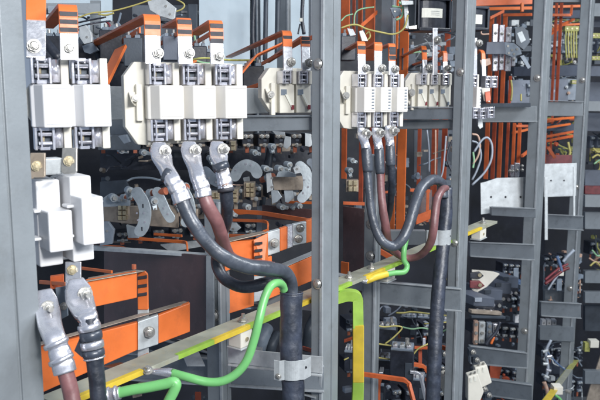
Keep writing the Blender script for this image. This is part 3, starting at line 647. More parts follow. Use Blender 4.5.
def clamp(label,cx,y0,y1,d,r,wing_l,wing_r,slope=0):
    t=thing('cable_clamp',label,'cable clamp',W(cx,y1,d),'zinc cable clamps')
    kk=d/F; c=W(cx,(y0+y1)/2,d); X=xdir(0); h=(y1-y0)*kk; R=r*kk
    prof=[(-wing_l*kk,-R*.55),(-wing_l*kk*.98,-R*.9),(-R*1.06,-R*1.12)]
    for i in range(9):
        a=math.pi*(1.30+ .4*i/8); prof.append((math.cos(a)*R*1.1,math.sin(a)*R*1.12-.0015))
    prof+=[(R*1.06,-R*.9),(wing_r*kk,-R*.1),(wing_r*kk,R*.5)]
    P=[c+X*a+Fh*b for a,b in prof]
    mb=MB(.0006)
    n=len(P); th=.0022
    inner=[p+Fh*th for p in P]
    mb.slab(P+inner[::-1],Z*h) if False else mb.loft([[P[i]-Z*h/2,P[i]+Z*h/2,inner[i]+Z*h/2,inner[i]-Z*h/2] for i in range(n)])
    mb.build('clamp_strap','galv',t)
    MB().hexbolt(c-X*(wing_l*.72)*kk-Fh*R*1.05-Z*h*.28,-Fh+Rt*.2,2.6*kk,1.3,.8).build('bolt','bolt',t)
    MB().cyl(c+X*(wing_r*.72)*kk-Fh*R*.7+Z*h*.1,-Fh,1.3*kk,.002,10).build('hole','navy',t)
    return t
clamp('bright zinc clamp bolted round the long sleeve in the foreground',292,356,376,1.155,11.6,18,19)
clamp('pale zinc clamp round the second sleeve at the third tall post',441,229,244,1.72,7.0,16,10)
# DIN rail holding the clamp
t=thing('mounting_rail','olive tinged short mounting rail behind the bright zinc clamp','mounting rail',W(285,362,1.27))
mb=MB(.001); mb.slab([W(228,348,1.31),W(323,357,1.22),W(323,374,1.22),W(228,363,1.31)],Fh*.003); mb.build('rail_web','galv',t)
mb=MB(.001); mb.slab([W(228,363,1.31),W(322,374,1.22),W(322,376,1.22),W(228,365,1.31)],-Fh*.008+Fh*.002); mb.build('rail_flange','galv',t)
for i,(a,b) in enumerate(((248,356),(316,368))): pass

# ------------------------------------------------------------------ earth bar (long, receding) and its leads
H=290.0
def E(px,py,off=0): return W(px,py,H/(py-95)+off)
t=thing('earth_bar','long earthing bar banded yellow and green running back along the whole row of cabinets','earth bar',W(320,308,1.36))
A=W(60,405,H/310); Bp=W(497,221,H/126*.99)
dirE=(Bp-A).normalized(); side=Z.cross(dirE).normalized()
if side.dot(Fh)<0: side=-side
L=(Bp-A).length
def seg(a,b,name,top,front):
    P=A+dirE*a; Q=A+dirE*b; wv=side*.046
    MB(.0006).hexa([P,Q,Q-Z*.004,P-Z*.004,P+wv,Q+wv,Q+wv-Z*.004,P+wv-Z*.004]).build(name,top,t)
    MB(.0003).hexa([P-side*.0012+Z*.0004,Q-side*.0012+Z*.0004,Q-side*.0012-Z*.0075,P-side*.0012-Z*.0075,P+Z*.0004,Q+Z*.0004,Q-Z*.0075,P-Z*.0075]).build(name+'_edge',front,t)
def pos(px):   # length along bar at which it crosses photo column px
    lo,hi=0,L
    for _ in range(40):
        m=(lo+hi)/2; v=A+dirE*m-CAM; u=300+F*v.dot(Rt)/v.dot(Fw)
        if u<px: lo=m
        else: hi=m
    return lo
for i,(a,b,c) in enumerate(((60,143,'yellow'),(143,178,'bar_top'),(178,214,'lime'),(214,250,'yellow'),(250,285,'lime'),(285,320,'yellow'),(320,352,'lime'),(352,366,'bar_top'),(366,385,'yellow'),(385,404,'lime'),(404,420,'bar_top'),(420,440,'lime'),(440,466,'lime'),(466,482,'yellow'),(482,497,'bar_top'))):
    seg(pos(a),pos(b),'colour_band','bar_top',c)
    if c!='bar_top':
        a2,b2=pos(a),pos(b); P=A+dirE*a2; Q=A+dirE*b2
        MB().hexa([P+Z*.0006,Q+Z*.0006,Q+Z*.0002,P+Z*.0002,P+side*.008+Z*.0006,Q+side*.008+Z*.0006,Q+side*.008+Z*.0002,P+side*.008+Z*.0002]).build('colour_edge',c,t)
for px in (253,358,380):
    v=A+dirE*pos(px)+side*.023; MB().hexbolt(v+Z*.0005,Z,.0075,1.4,1.0).build('bolt','bolt',t)
v=A+dirE*pos(490)+side*.023; MB().hexbolt(v+Z*.0005,Z,.009,1.4,1.0).build('bolt','bolt',t)
def insul(px,w,label):
    v=A+dirE*pos(px)+side*.016-Z*.006; t=thing('bar_support',label,'insulating support',v-Z*.04,'white supports under the earth bar')
    MB(.002).box(v-Z*.016,dirE,side,Z,w,.03,.032).build('support_block','cream',t)
    MB(.001).box(v-Z*.0335,dirE,side,Z,w*1.15,.034,.003).build('foot_plate','galv',t)
    MB().cyl(v-Z*.018-side*.0155,-side,.004,.0015,12).build('screw','brass',t)
insul(247,.032,'white support block with brown stains under the earth bar by the green lead')
insul(392,.04,'white support block under the earth bar below the hanging cable loop')
insul(484,.05,'white support block under the far end of the earth bar by the third tall post')
# green leads
GG='green earth leads'
t=thing('earth_lead','thin green earth lead curving from the sleeve mouth down to the earth bar','earth lead',W(162,372,1.08),GG)
sheath(t,[(284,290,1.12),(282,285,1.11),(277,283,1.09),(270,287,1.07),(264,300,1.06),(259,320,1.05),(254,340,1.05),(247,360,1.05),(237,373,1.05),(223,381,1.05),(207,382,1.05),(190,378,1.05),(172,373,1.06)],4.1,'green',lump=.004,n=16)
lug(t,[(146,370,1.07),(152,371,1.065),(160,372,1.06),(168,372.5,1.06),(175,374,1.06)],[(6,2),(6,2.5),(4.4,3.6),(4.6,4.6),(4.6,4.6)],None)
MB().hexbolt(W(148,371,1.055),Z-Fh*.6,4.2*1.05/F,1.35,.8).build('bolt','bolt',t)
t=thing('earth_lead','thick green earth lead bending down sharply at the bottom edge of the photo','earth lead',W(112,394,.95),GG)
sheath(t,[(118,393,.94),(132,390,.94),(150,387,.94),(165,384,.94),(173,382,.94),(176,385,.94),(173,393,.94),(168,403,.94),(158,430,.94)],5.3,'green',lump=.004,seg=8,n=18)
lug(t,[(99,397,.94),(106,395,.94),(113,394,.94),(120,393,.94)],[(6,4),(7,6.5),(7,7),(7,7)],None)
band(t,(108,395,.94),(110,394.6,.94),8,'lug','crimp_ring'); band(t,(115,393.8,.94),(117,393.4,.94),8,'lug','crimp_ring')
t=thing('earth_lead','green earth lead dropping behind the brown loop and hooking back onto the earth bar','earth lead',W(375,276,1.66),GG)
sheath(t,[(414,196,1.70),(411,215,1.68),(407,235,1.67),(404,250,1.66),(404,260,1.66),(407,266,1.66),(404,272,1.65),(394,273,1.64),(383,275,1.63)],2.7,'green',lump=.004,n=14)
sheath(t,[(387,274,1.63),(379,276,1.62),(371,279,1.61),(366,281,1.61)],3.4,'yellow','taped_end',lump=.06)
lug(t,[(358,280,1.60),(362,280,1.60),(367,281,1.60)],[(4,1.5),(3.6,2),(3.6,3)],None)
# lime L-shaped flat bar
t=thing('earth_strap','flat strap banded lime and yellow bending straight down right of the tall post','earth strap',W(359,400,1.5))
wdx=xdir(10)
P=rnd_path([W(318,303,1.50),W(348,294.5,1.50),W(357.5,296,1.50),W(358,327,1.50)],.022,8)
MB(.0008).ribbon(P,(Rt*.45+Z*.75) if False else Fh,.024,.022).build('lime_bend','lime',t)
for (a,b,m,n) in ((326,383,'yellow','yellow_band'),(383,470,'lime','lime_band')):
    MB(.0012).slab([W(353,a,1.49),W(364,a,1.48),W(364-(2 if m=='lime' else 0),b if m=='yellow' else b,1.48),W(353-(4 if m=='lime' else 0),b,1.49)],Fh*.02).build(n,m,t)

# ------------------------------------------------------------------ big orange bars at lower left
GO='large orange sleeved busbars'
def topedge(p,q,w): # thin light top edge of a bar
    pass
def bigbar(label, parts, cat='busbar', marks=(), bolts=(), brk=(), th=.012, extra=()):
    """parts: (polygon rows [(x,ytop,ybot,d),(x,ytop,ybot,d)], material, name)"""
    a=parts[0][0]; t=thing('large_busbar',label,cat,W(a[0],a[2],a[3]),GO)
    for (a,b,m,nm) in parts:
        MB(.0015).slab([W(a[0],a[1],a[3]),W(b[0],b[1],b[3]),W(b[0],b[2],b[3]),W(a[0],a[2],a[3])],(Fh-Rt*.35)*th).build(nm,m,t)
    for (x,y,d,w,h) in marks:
        MB(.0006).box(W(x,y,d)-Fh*.0006,(Rt-Fh*.1+Z*.25).normalized(),Fh,Z,w*d/F,.002,h*d/F).build('phase_mark','mark',t)
    for (x,y,d,r) in bolts:
        MB().hexbolt(W(x,y,d)-Fh*.001,-Fh*1.0+Rt*.35,r*d/F,1.4,.3).build('bolt','bolt',t)
    return t
# lower bar with tinned joint
bigbar('lowest long orange busbar with a bolted tinned joint, ending at the brown partition',[((20,352,403,1.06),(138,322.5,350,1.25),'orange','sleeve'),((138,322,351,1.245),(158.5,315,344.5,1.28),'galv','tinned_joint'),((158.5,315.5,344,1.28),(190,303,332,1.34),'orange','sleeve')],
  bolts=((149,332,1.26,5),),th=.012)
mb=MB(.0006); mb.slab([W(40,345,1.07),W(190,302.5,1.35),W(184,300.8,1.38),W(40,342,1.09)],-Z*.001); tag(mb.build('metal_strip','tan_metal'),'dull metal strip running just above the lowest orange busbar','busbar',GO)
t=bigbar('upper folded orange busbar with three black stripes, looping down beside the brown partition',[((86,281,309,1.16),(137,272,298,1.24),'orange','sleeve')])
MB(.0015).slab([W(88,277.5,1.20),W(134,269.5,1.275),W(145,270.5,1.27),W(137,272,1.235),W(86,281.2,1.155)],-Z*.002).build('fold_top','tan_metal',t)
X1=xdir(0)
MB(.0015).ribbon(rnd_path([W(130,268.5,1.225),W(142.5,270,1.225),W(143,310,1.225)],.012,6),Fh,.0,.001) 
MB(.002).slab([W(137,275,1.272),W(139,271,1.272),W(145,271,1.272),W(148,274,1.272),W(148.5,310,1.272),W(137.5,310,1.272)],Fh*.004).build('folded_leg','orange',t)
MB(.001).slab([W(137.5,310,1.276),W(148.5,308,1.276),W(148.5,356,1.276),W(137.5,360,1.276)],Fh*.004).build('tinned_leg','galv',t)
MB(.0015).slab([W(137,358,1.272),W(148.5,353,1.272),W(148.5,368,1.272),W(144,372,1.272),W(137,373,1.272)],Fh*.004).build('leg_end','orange',t)
MB(.0015).slab([W(137,371,1.272),W(148,367,1.272),W(120,362,1.5),W(104,366,1.5)],-Z*.003).build('return_leg','orange',t)
for yy in (277.5,286,294.5):
    MB(.0006).box(W(142.5,yy,1.269),(Rt+Z*.16).normalized(),Fh,Z,9.5*1.22/F,.002,3.4*1.22/F).build('phase_mark','mark',t)
MB().cyl(W(134,269,1.24),Z,.004,.008,8).build('rivet','shaft',t)
t=bigbar('short orange busbar behind the lower left cable lugs',[((50,277,290,1.3),(64,275,287,1.3),'orange_old','sleeve')])
strip('thin orange bar passing just under the white moulded block',[(40,282,1.35),(66,284,1.25)],4,wd=Z,m='orange')
strip('thin orange bar running level right of the white moulded block',[(80,268,1.4),(112,272,1.3)],3,wd=Z,m='orange')
# second set in front of tall post
t=bigbar('folded orange busbar with three black stripes and tinned plates left of the tall post',[((225,242,272,1.40),(256,240,258.5,1.44),'orange','sleeve'),((267.5,232.5,256,1.46),(280,229,252,1.475),'galv','tinned_joint'),((280,229,251.5,1.475),(287,226.5,249,1.48),'orange','sleeve')],
   bolts=((274.5,243,1.45,4),))
MB(.002).slab([W(253.5,240,1.425),W(268,233,1.44),W(268,262,1.44),W(264.5,265,1.42),W(264.5,276,1.42),W(254,276,1.42)],Fh*.004).build('folded_leg','orange',t)
for yy in (243.5,250.5,257): MB(.0006).box(W(258.5,yy,1.418),(Rt+Z*.12).normalized(),Fh,Z,8*1.42/F,.002,2.9*1.42/F).build('phase_mark','mark',t)
MB(.001).slab([W(254,276,1.422),W(264.5,274,1.422),W(264.5,300,1.422),W(254,302,1.422)],Fh*.004).build('tinned_leg','galv',t)
MB(.001).slab([W(229,241.5,1.40),W(268,232,1.44),W(262,231,1.52),W(223,239,1.50)],-Z*.002).build('fold_top','tan_metal',t)
t=bigbar('orange busbar meeting the tall post with a pale two bolt joint plate',[((306,221,243.5,1.50),(317,217,240,1.51),'orange','sleeve'),((287,226,249,1.485),(293,224.5,247,1.485),'lug','joint_edge'),((293,224.5,246,1.485),(306.5,221.5,243,1.50),'galv','joint_plate')],bolts=((300,228,1.475,3.6),(298.5,238.5,1.475,3.6)))
strip('orange bar surface crossing above the two bolt joint plate',[(232,211,1.85),(262,213,1.78),(316,222,1.60)],4.4,wd=Z,m='orange')
t=bigbar('short orange busbar below the three black stripes behind the brown cable',[((264,258,276,1.46),(272,256,262,1.47),'orange','sleeve')])
t=bigbar('lower orange busbar running behind the drooping cables to the tall post',[((222,287,316,1.44),(254,282,306,1.475),'orange','sleeve'),((264.5,277,301,1.485),(317,254,279,1.53),'orange','sleeve')])
mb=MB(.0006); mb.slab([W(270,273.5,1.49),W(317,253,1.53),W(313,250.5,1.57),W(266,270,1.53)],-Z*.001); tag(mb.build('metal_strip','galv'),'light metal strip just above the lower orange busbar at the tall post','busbar',GO)
for pts,w,lb in (([(128,238,1.75),(184,242,1.65),(187,243,1.63),(187.5,252,1.62)],3.2,'thin orange bar with downturned end left of the falling cable'),([(100,246,1.8),(122,247,1.75),(128,250,1.72)],2.6,'thin orange bar just above the partition ledge at left'),
   ([(154,234,1.8),(182,236,1.75)],2.6,'short thin orange bar above the downturned one'),([(197,235,1.8),(254,236,1.6),(268,230,1.6)],3,'thin orange bar level behind the brown cable'),
   ([(230,220,1.85),(264,221,1.75),(268,223,1.72),(268,231,1.72)],2.8,'thin orange bar with downturned end behind the striped busbar'),([(199,228,1.8),(212,228,1.75),(214,233,1.7)],3.4,'short orange bar with hooked end beside the grey inner post'),
   ([(286,202,1.9),(316,203,1.85)],2.6,'thin orange bar level above the small brown partition'),([(250,213,1.9),(232,214,1.9)],2,'faint orange bar left of the small brown partition')):
    strip(lb,pts,w,wd=Z,m='orange')
t=bigbar('orange busbar stub under the pale cable loop by the grey inner post',[((209,238,249,1.6),(216,237,250,1.6),'orange','sleeve')])
strip('red brown bar end glimpsed beside the mounting rail and sleeve',[(303,348,1.6),(316,352,1.5)],4,wd=Z,m='copper_red')
strip('dark orange bar end at the bottom edge under the slate rail',[(198,392,1.7),(198,410,1.7)],6,wd=Rt,m='copper_red')
strip('second dark orange bar end at the bottom edge under the slate rail',[(217,391,1.7),(217,410,1.7)],6,wd=Rt,m='copper_red')
# ------------------------------------------------------------------ small gear inside the cabinets
def Bx(t,name,m,x0,y0,x1,y1,d,depth,bev=.001,th=0):
    k=d/F; c=W((x0+x1)/2,(y0+y1)/2,d); X=xdir(th); Y=ydir(th)
    return MB(bev).box(c+Y*depth/2,X,Y,Z,abs(x1-x0)*k/math.cos(math.radians(th)),depth,abs(y1-y0)*k).build(name,m,t)
def wire(label,pts,r,m,group=None,name='wire'):
    kk=sum(p[2] for p in pts)/len(pts)/F
    o=MB().tube(cr([W(*p) for p in pts],7),r*kk,8).build(name,m); return tag(o,label,'wire',group)
def link(label,pts,hw,d,m='link_paint',riv=(),slots=()):
    t=thing('link_plate',label,'link plate',W(pts[-1][0],pts[-1][1],d),'rounded grey link plates')
    P=cr([W(a,b,d) for a,b in pts],6); kk=d/F; left=[];right=[]
    n=len(P)
    for i,p in enumerate(P):
        tg=(P[min(i+1,n-1)]-P[max(i-1,0)]).normalized(); nn=tg.cross(Fw).normalized()
        left.append(p+nn*hw*kk); right.append(p-nn*hw*kk)
    def cap(p,a,q,sgn):
        tg=(P[-1]-P[-2]).normalized() if sgn>0 else (P[0]-P[1]).normalized(); c=(a+q)/2; out=[]
        for i in range(1,7):
            an=math.pi*i/7; out.append(c+(a-c)*math.cos(an)+tg*(a-c).length*math.sin(an))
        return out
    poly=left+cap(P[-1],left[-1],right[-1],1)+right[::-1]+cap(P[0],right[0],left[0],-1)
    MB(.0006).slab(poly,Fh*.006).build('plate',m,t)
    for a,b in riv: MB().cyl(W(a,b,d)-Fh*.0003,-Fh,1.0*kk,.0012,10).build('rivet','lug',t)
    for a,b in slots: MB().box(W(a,b,d),Rt,Fh,Z,1.1*kk,.0014,4*kk).build('slot','navy',t)
link('curved grey link plate hanging left of the first lugged cable',[(137,193),(143,203),(145,214),(143,226),(140,231)],6,1.62,riv=((137,213),(144,213),(138,220),(145,222)),slots=((143,206),(142,229)))
link('curved grey link plate peeping out behind the first lugged cable',[(157,192),(162,203),(166,212),(170,218)],5,1.66,riv=((164,208),(168,214)))
link('curved grey link plate behind the brown lugged cable',[(183,190),(188,200),(190,212),(186,222)],5.5,1.68,riv=((187,204),(184,207),(190,215)))
link('double lobed grey link plate above the brass contacts',[(235,176),(239,169),(246,165),(254,168),(257,173)],5.5,1.85,riv=((236,170),(246,164),(251,165)))
link('faint grey link plate between the brown and black lugged cables',[(205,172),(211,178),(218,182)],5.5,1.95,m='grey_block',riv=((209,178),(216,182)))
link('tall curved grey link plate left of the tall post',[(300,166),(306,172),(308,182),(307,192),(302,198)],5,1.75,riv=((304,180),(308,187),(303,193)))
link('half hidden grey link plate at the tall post edge over the curved one',[(310,162),(314,166),(316,174)],3.5,1.9,m='grey_block')
def shaft(label,a,b,r,rings=()):
    t=thing('switch_shaft',label,'shaft',W(*b),'red brown switch shafts'); kk=a[2]/F
    P=W(*a);Q=W(*b); MB().cyl(P,Q-P,r*kk,(Q-P).length,18).build('rod','shaft',t)
    for f in rings: MB().cyl(P.lerp(Q,f),Q-P,r*1.35*kk,.012,18).build('collar','link_paint',t)
shaft('red brown shaft with grey collars left of the first cable lug',(107,202,1.75),(166,191,1.66),3.6,(.02,.28,.52,.72))
shaft('red brown shaft end between the first and second lugs',(172,190,1.72),(187,187,1.68),3.4,(.0,.75))
shaft('red brown shaft end beside the small rivet plate left of the curved link',(262,180,1.9),(273,176,1.85),3,(.5,))
def stack(label,x,y,w,h,d,rows=2,cols=2,m='brass'):
    t=thing('contact_stack',label,'contact stack',W(x,y+h/2,d),'brass contact stacks in the dark middle row')
    Bx(t,'holder','tan_metal',x-w*.7,y-h/2,x+w*.55,y+h/2,d+.012,.03)
    for i in range(rows):
        for j in range(cols):
            a=x-w/2+w*j/cols; b=y-h/2+h*i/rows
            Bx(t,'contact',m,a+.4,b+.6,a+w/cols-.5,b+h/rows-.6,d,.02,.0008)
for i,(x,y,w,h,d,lb,rr,cc) in enumerate(((215,198,9,12,1.78,'brass contact stack between the brown and black cables',2,2),(234,196,7,14,1.80,'brass contact stack touching the right side of the black cable',3,1),
   (250,190,9,15,1.84,'largest brass contact stack under the double lobed link',3,2),(238,192,4,9,1.95,'tiny brass contact behind the black cable tie',2,1),(290,183,8,15,1.86,'brass contact stack with an orange spot left of the curved link',3,1),
   (122,213,9,16,1.70,'tarnished contact stack at the far left of the curved link',3,2),(233,146,5,10,2.0,'small brass contact right of the third cable lug',2,1),(248,142,5,12,2.05,'small pale contact pair under the cross rail',3,1),
   (293,140,4,9,2.05,'small yellow contact between the two slotted tabs',2,1),(353,186,10,12,2.2,'yellowish contact block right of the tall post',2,2),(151,212,6,8,1.85,'small tarnished contact beside the curved link',2,1))):
    stack(lb,x,y,w,h,d,rr,cc)
GT='metal brackets and bar pieces in the dark middle row'
def piece(label,poly,d,m='tan_metal',th=.012,cat='bracket',name='metal_bracket',group=GT,riv=()):
    t=thing(name,label,cat,W(*poly[0],d),group)
    MB(.0008).slab([W(a,b,d) for a,b in poly],Fh*th).build('plate',m,t)
    for a,b in riv: MB().cyl(W(a,b,d)-Fh*.0003,-Fh,1.2*d/F,.0015,10).build('rivet','bolt',t)
piece('long tarnished metal bar crossing low behind the curved link',[(103,207),(150,206),(150,223),(130,224),(103,221)],1.80)
piece('bent tan metal plate right of the curved link',[(149,205),(160,203),(178,208),(178,228),(150,226)],1.74)
piece('tan metal plate left of the brown cable',[(180,210),(198,209),(198,225),(193,228),(180,226)],1.78)
piece('small grey plate with two rivets at the end of the right contact arm',[(266,174),(271,173),(273,190),(267,193)],1.78,'galv',riv=((272,178),(272,187)))
piece('dark contact arm left of the tall curved link',[(272,177),(304,176),(304,190),(274,190)],1.84,'tan_metal')
piece('slotted metal tab hanging below the cross rail, left of two',[(285,136),(291,137),(291,145),(287,149),(283,147)],1.6,'galv',th=.003)
piece('slotted metal tab hanging below the cross rail, next to the tall post',[(305,133),(311,134),(312,145),(310,147),(305,146)],1.6,'galv',th=.003)
piece('pale lip bracket beneath the cross rail left of the slotted tabs',[(272,131),(285,132),(285,135),(276,135)],1.65,'lip_metal',th=.01)
piece('grey clip bracket under the drilled rail at far left',[(100,133),(112,133),(108,142),(101,143)],1.7,'grey_block',riv=((105,136),))
piece('second grey clip bracket between the drilled rail and first lug',[(118,136),(126,134),(130,142),(124,144)],1.75,'grey_block')
piece('small bell shaped grey insulator at the left end of the brown partition',[(100,222),(108,222),(114,230),(112,244),(100,246)],1.62,'grey_block',riv=((107,231),))
piece('grey pedestal insulator left of the pair beneath the contact arm',[(271,190),(278,191),(282,197),(277,202),(272,204)],1.8,'link_paint')
piece('grey pedestal insulator right of the pair beneath the contact arm',[(284,191),(293,191),(294,198),(288,203),(285,202)],1.8,'link_paint')
piece('grey upright strip behind the bar with a downturned end',[(257,206),(262,206),(261,240),(256,240)],2.0,'grey_block')
piece('grey rounded foot under the curved link plate',[(126,225),(139,229),(139,238),(128,238)],1.72,'link_paint')
piece('tiny grey arm behind the black cable next to the lobed link',[(243,178),(249,177),(250,186),(245,187)],1.9,'galv')
piece('grey lever beneath the orange bar beside the loop',[(226,222),(236,223),(241,228),(236,232),(228,230)],1.95,'link_paint',riv=((233,229),))
piece('dark mesh plate at far left above the brown partition',[(100,182),(126,180),(130,190),(100,200)],2.05,'dark_steel')
piece('long pale strip low behind the first cable',[(160,245),(206,240),(206,246),(170,252)],1.9,'galv')
piece('grey round hub on top of the tall curved link',[(293,168),(297,165),(301,168),(300,173),(295,174)],1.73,'galv',riv=((297,169),))
piece('small grey knob row above the contact arm',[(278,172),(282,170),(290,172),(296,174),(296,177),(276,177)],1.8,'link_paint')
piece('pale contact holder at the far left of the middle row by the white blocks',[(103,198),(109,194),(114,198),(130,200),(130,206),(103,207)],1.7,'link_paint',riv=((108,199),(126,201)))
wire('grey spring hook arching over the shaft left of the first lug',[(127,181,1.7),(135,178,1.7),(150,178,1.68),(160,180,1.66),(171,179,1.66)],1.1,'link_paint')
wire('thin tie wire across the black cable to the brass stack',[(222,186,1.03),(228,184,1.03),(236,185,1.4),(243,185,1.8)],.5,'wire_tan')
for i,(p,r,m,lb) in enumerate((([(275,128,2.1),(270,160,2.1),(266,185,2.1),(260,215,2.1),(256,240,2.1)],3,'dark_steel','dark diagonal cable behind the brass contact stacks'),
   ([(266,130,2.2),(268,150,2.2),(263,175,2.2),(264,200,2.2)],1.6,'wire_black','thin dark cable left of the small rivet plate'),
   ([(108,122,1.8),(113,127,1.8),(121,129,1.8),(130,127,1.8)],1.2,'wire_black','thin black wire drooping under the drilled rail'),
   ([(254,-5,2.2),(253,20,2.2),(253,40,2.2),(255,58,2.2)],2,'black_cable','wavy black cable hanging before the pale sheet'),
   ([(266,-5,2.35),(265,60,2.35)],2.4,'dark_steel','dark conduit left in the slot behind the thin orange bars'),
   ([(278,-5,2.3),(277,55,2.3)],2.6,'dark_steel','dark conduit right in the slot behind the thin orange bars'),
   ([(303,-5,2.4),(302,18,2.4),(304,34,2.4)],1.9,'black_cable','black cable with a white tag in front of the pale sheet'),
   ([(300,24,2.4),(298,34,2.4)],.8,'wire_black','thin black branch below the white cable tag'),
   ([(36,30,1.5),(60,60,1.5)],5,'black_plastic','thick black conduit behind the tinned striped bar'),
   ([(82,40,1.6),(96,50,1.7),(104,70,1.7)],4,'dark_steel','dark grey hose behind the slanting orange bar at left'))):
    wire(lb,p,r,m)
t=thing('cable_tag','tiny white tag on the black cable near the tall post','cable tag',W(301,21,2.38)); Bx(t,'tag','label_white',299.5,18,302.5,21.5,2.37,.004)
# top left gear
GG2='dark breaker bodies in the top left cabinet'
def sw(label,x0,y0,x1,y1,d,m='black_plastic',top='grey_block',name='circuit_breaker',n=2,group=GG2):
    t=thing(name,label,'breaker',W((x0+x1)/2,y1,d),group)
    Bx(t,'body',m,x0,y0,x1,y1,d,.06,.002,10)
    w=(x1-x0)/max(n,1)
    for i in range(n):
        a=x0+w*i
        Bx(t,'terminal',top,a+w*.2,y0-3.2,a+w*.75,y0+.2,d+.01,.02,.001,10)
        MB().cyl(W(a+w*.5,y0-3.2,d+.018),Z,w*.16*d/F,3.2*d/F,8).build('screw','bolt',t)
sw('dark switch body behind the tinned striped bar at top left',44,36,64,62,1.6)
sw('dark switch body between the striped bar and the first folded bar',100,30,122,62,1.65)
sw('dark grey switch body right behind the first folded orange bar',124,38,142,66,1.5,'dark_steel')
sw('dark grey switch body between the first and second folded bars',163,36,177,60,1.5,'slate')
sw('dark switch body between the second and third folded bars',193,46,207,66,1.5)
sw('black switch body under the long thin orange bars',243,66,264,88,1.8)
sw('black switch body behind the middle fuse block bars',341,36,356,60,1.95)
sw('dark conduit box behind the long orange bar of the slotted fuse block',402,48,416,70,2.4,'dark_steel')
piece('pale metal connector stack behind the first folded bar near the top edge',[(146,-3),(166,0),(176,8),(174,20),(160,16),(150,10)],1.6,'galv',group='metal connectors in the top left cabinet',riv=((166,6),(170,14)))
piece('pale connector with a screw right of the striped bar',[(79,27),(86,25),(91,33),(92,42),(84,44),(80,38)],1.5,'galv',group='metal connectors in the top left cabinet',riv=((87,37),))
piece('small grey connector lump under the slanting bar at left',[(82,46),(92,42),(98,50),(90,54),(84,52)],1.55,'grey_block',group='metal connectors in the top left cabinet')
piece('grey slotted end piece with light rim left of the slanting short bar',[(104,30),(118,22),(124,30),(116,42),(106,44)],1.75,'grey_block',group='metal connectors in the top left cabinet')
piece('grey bracket with light edge right of the second folded bar',[(188,4),(197,4),(197,60),(190,60)],1.9,'dark_steel',group='metal connectors in the top left cabinet')
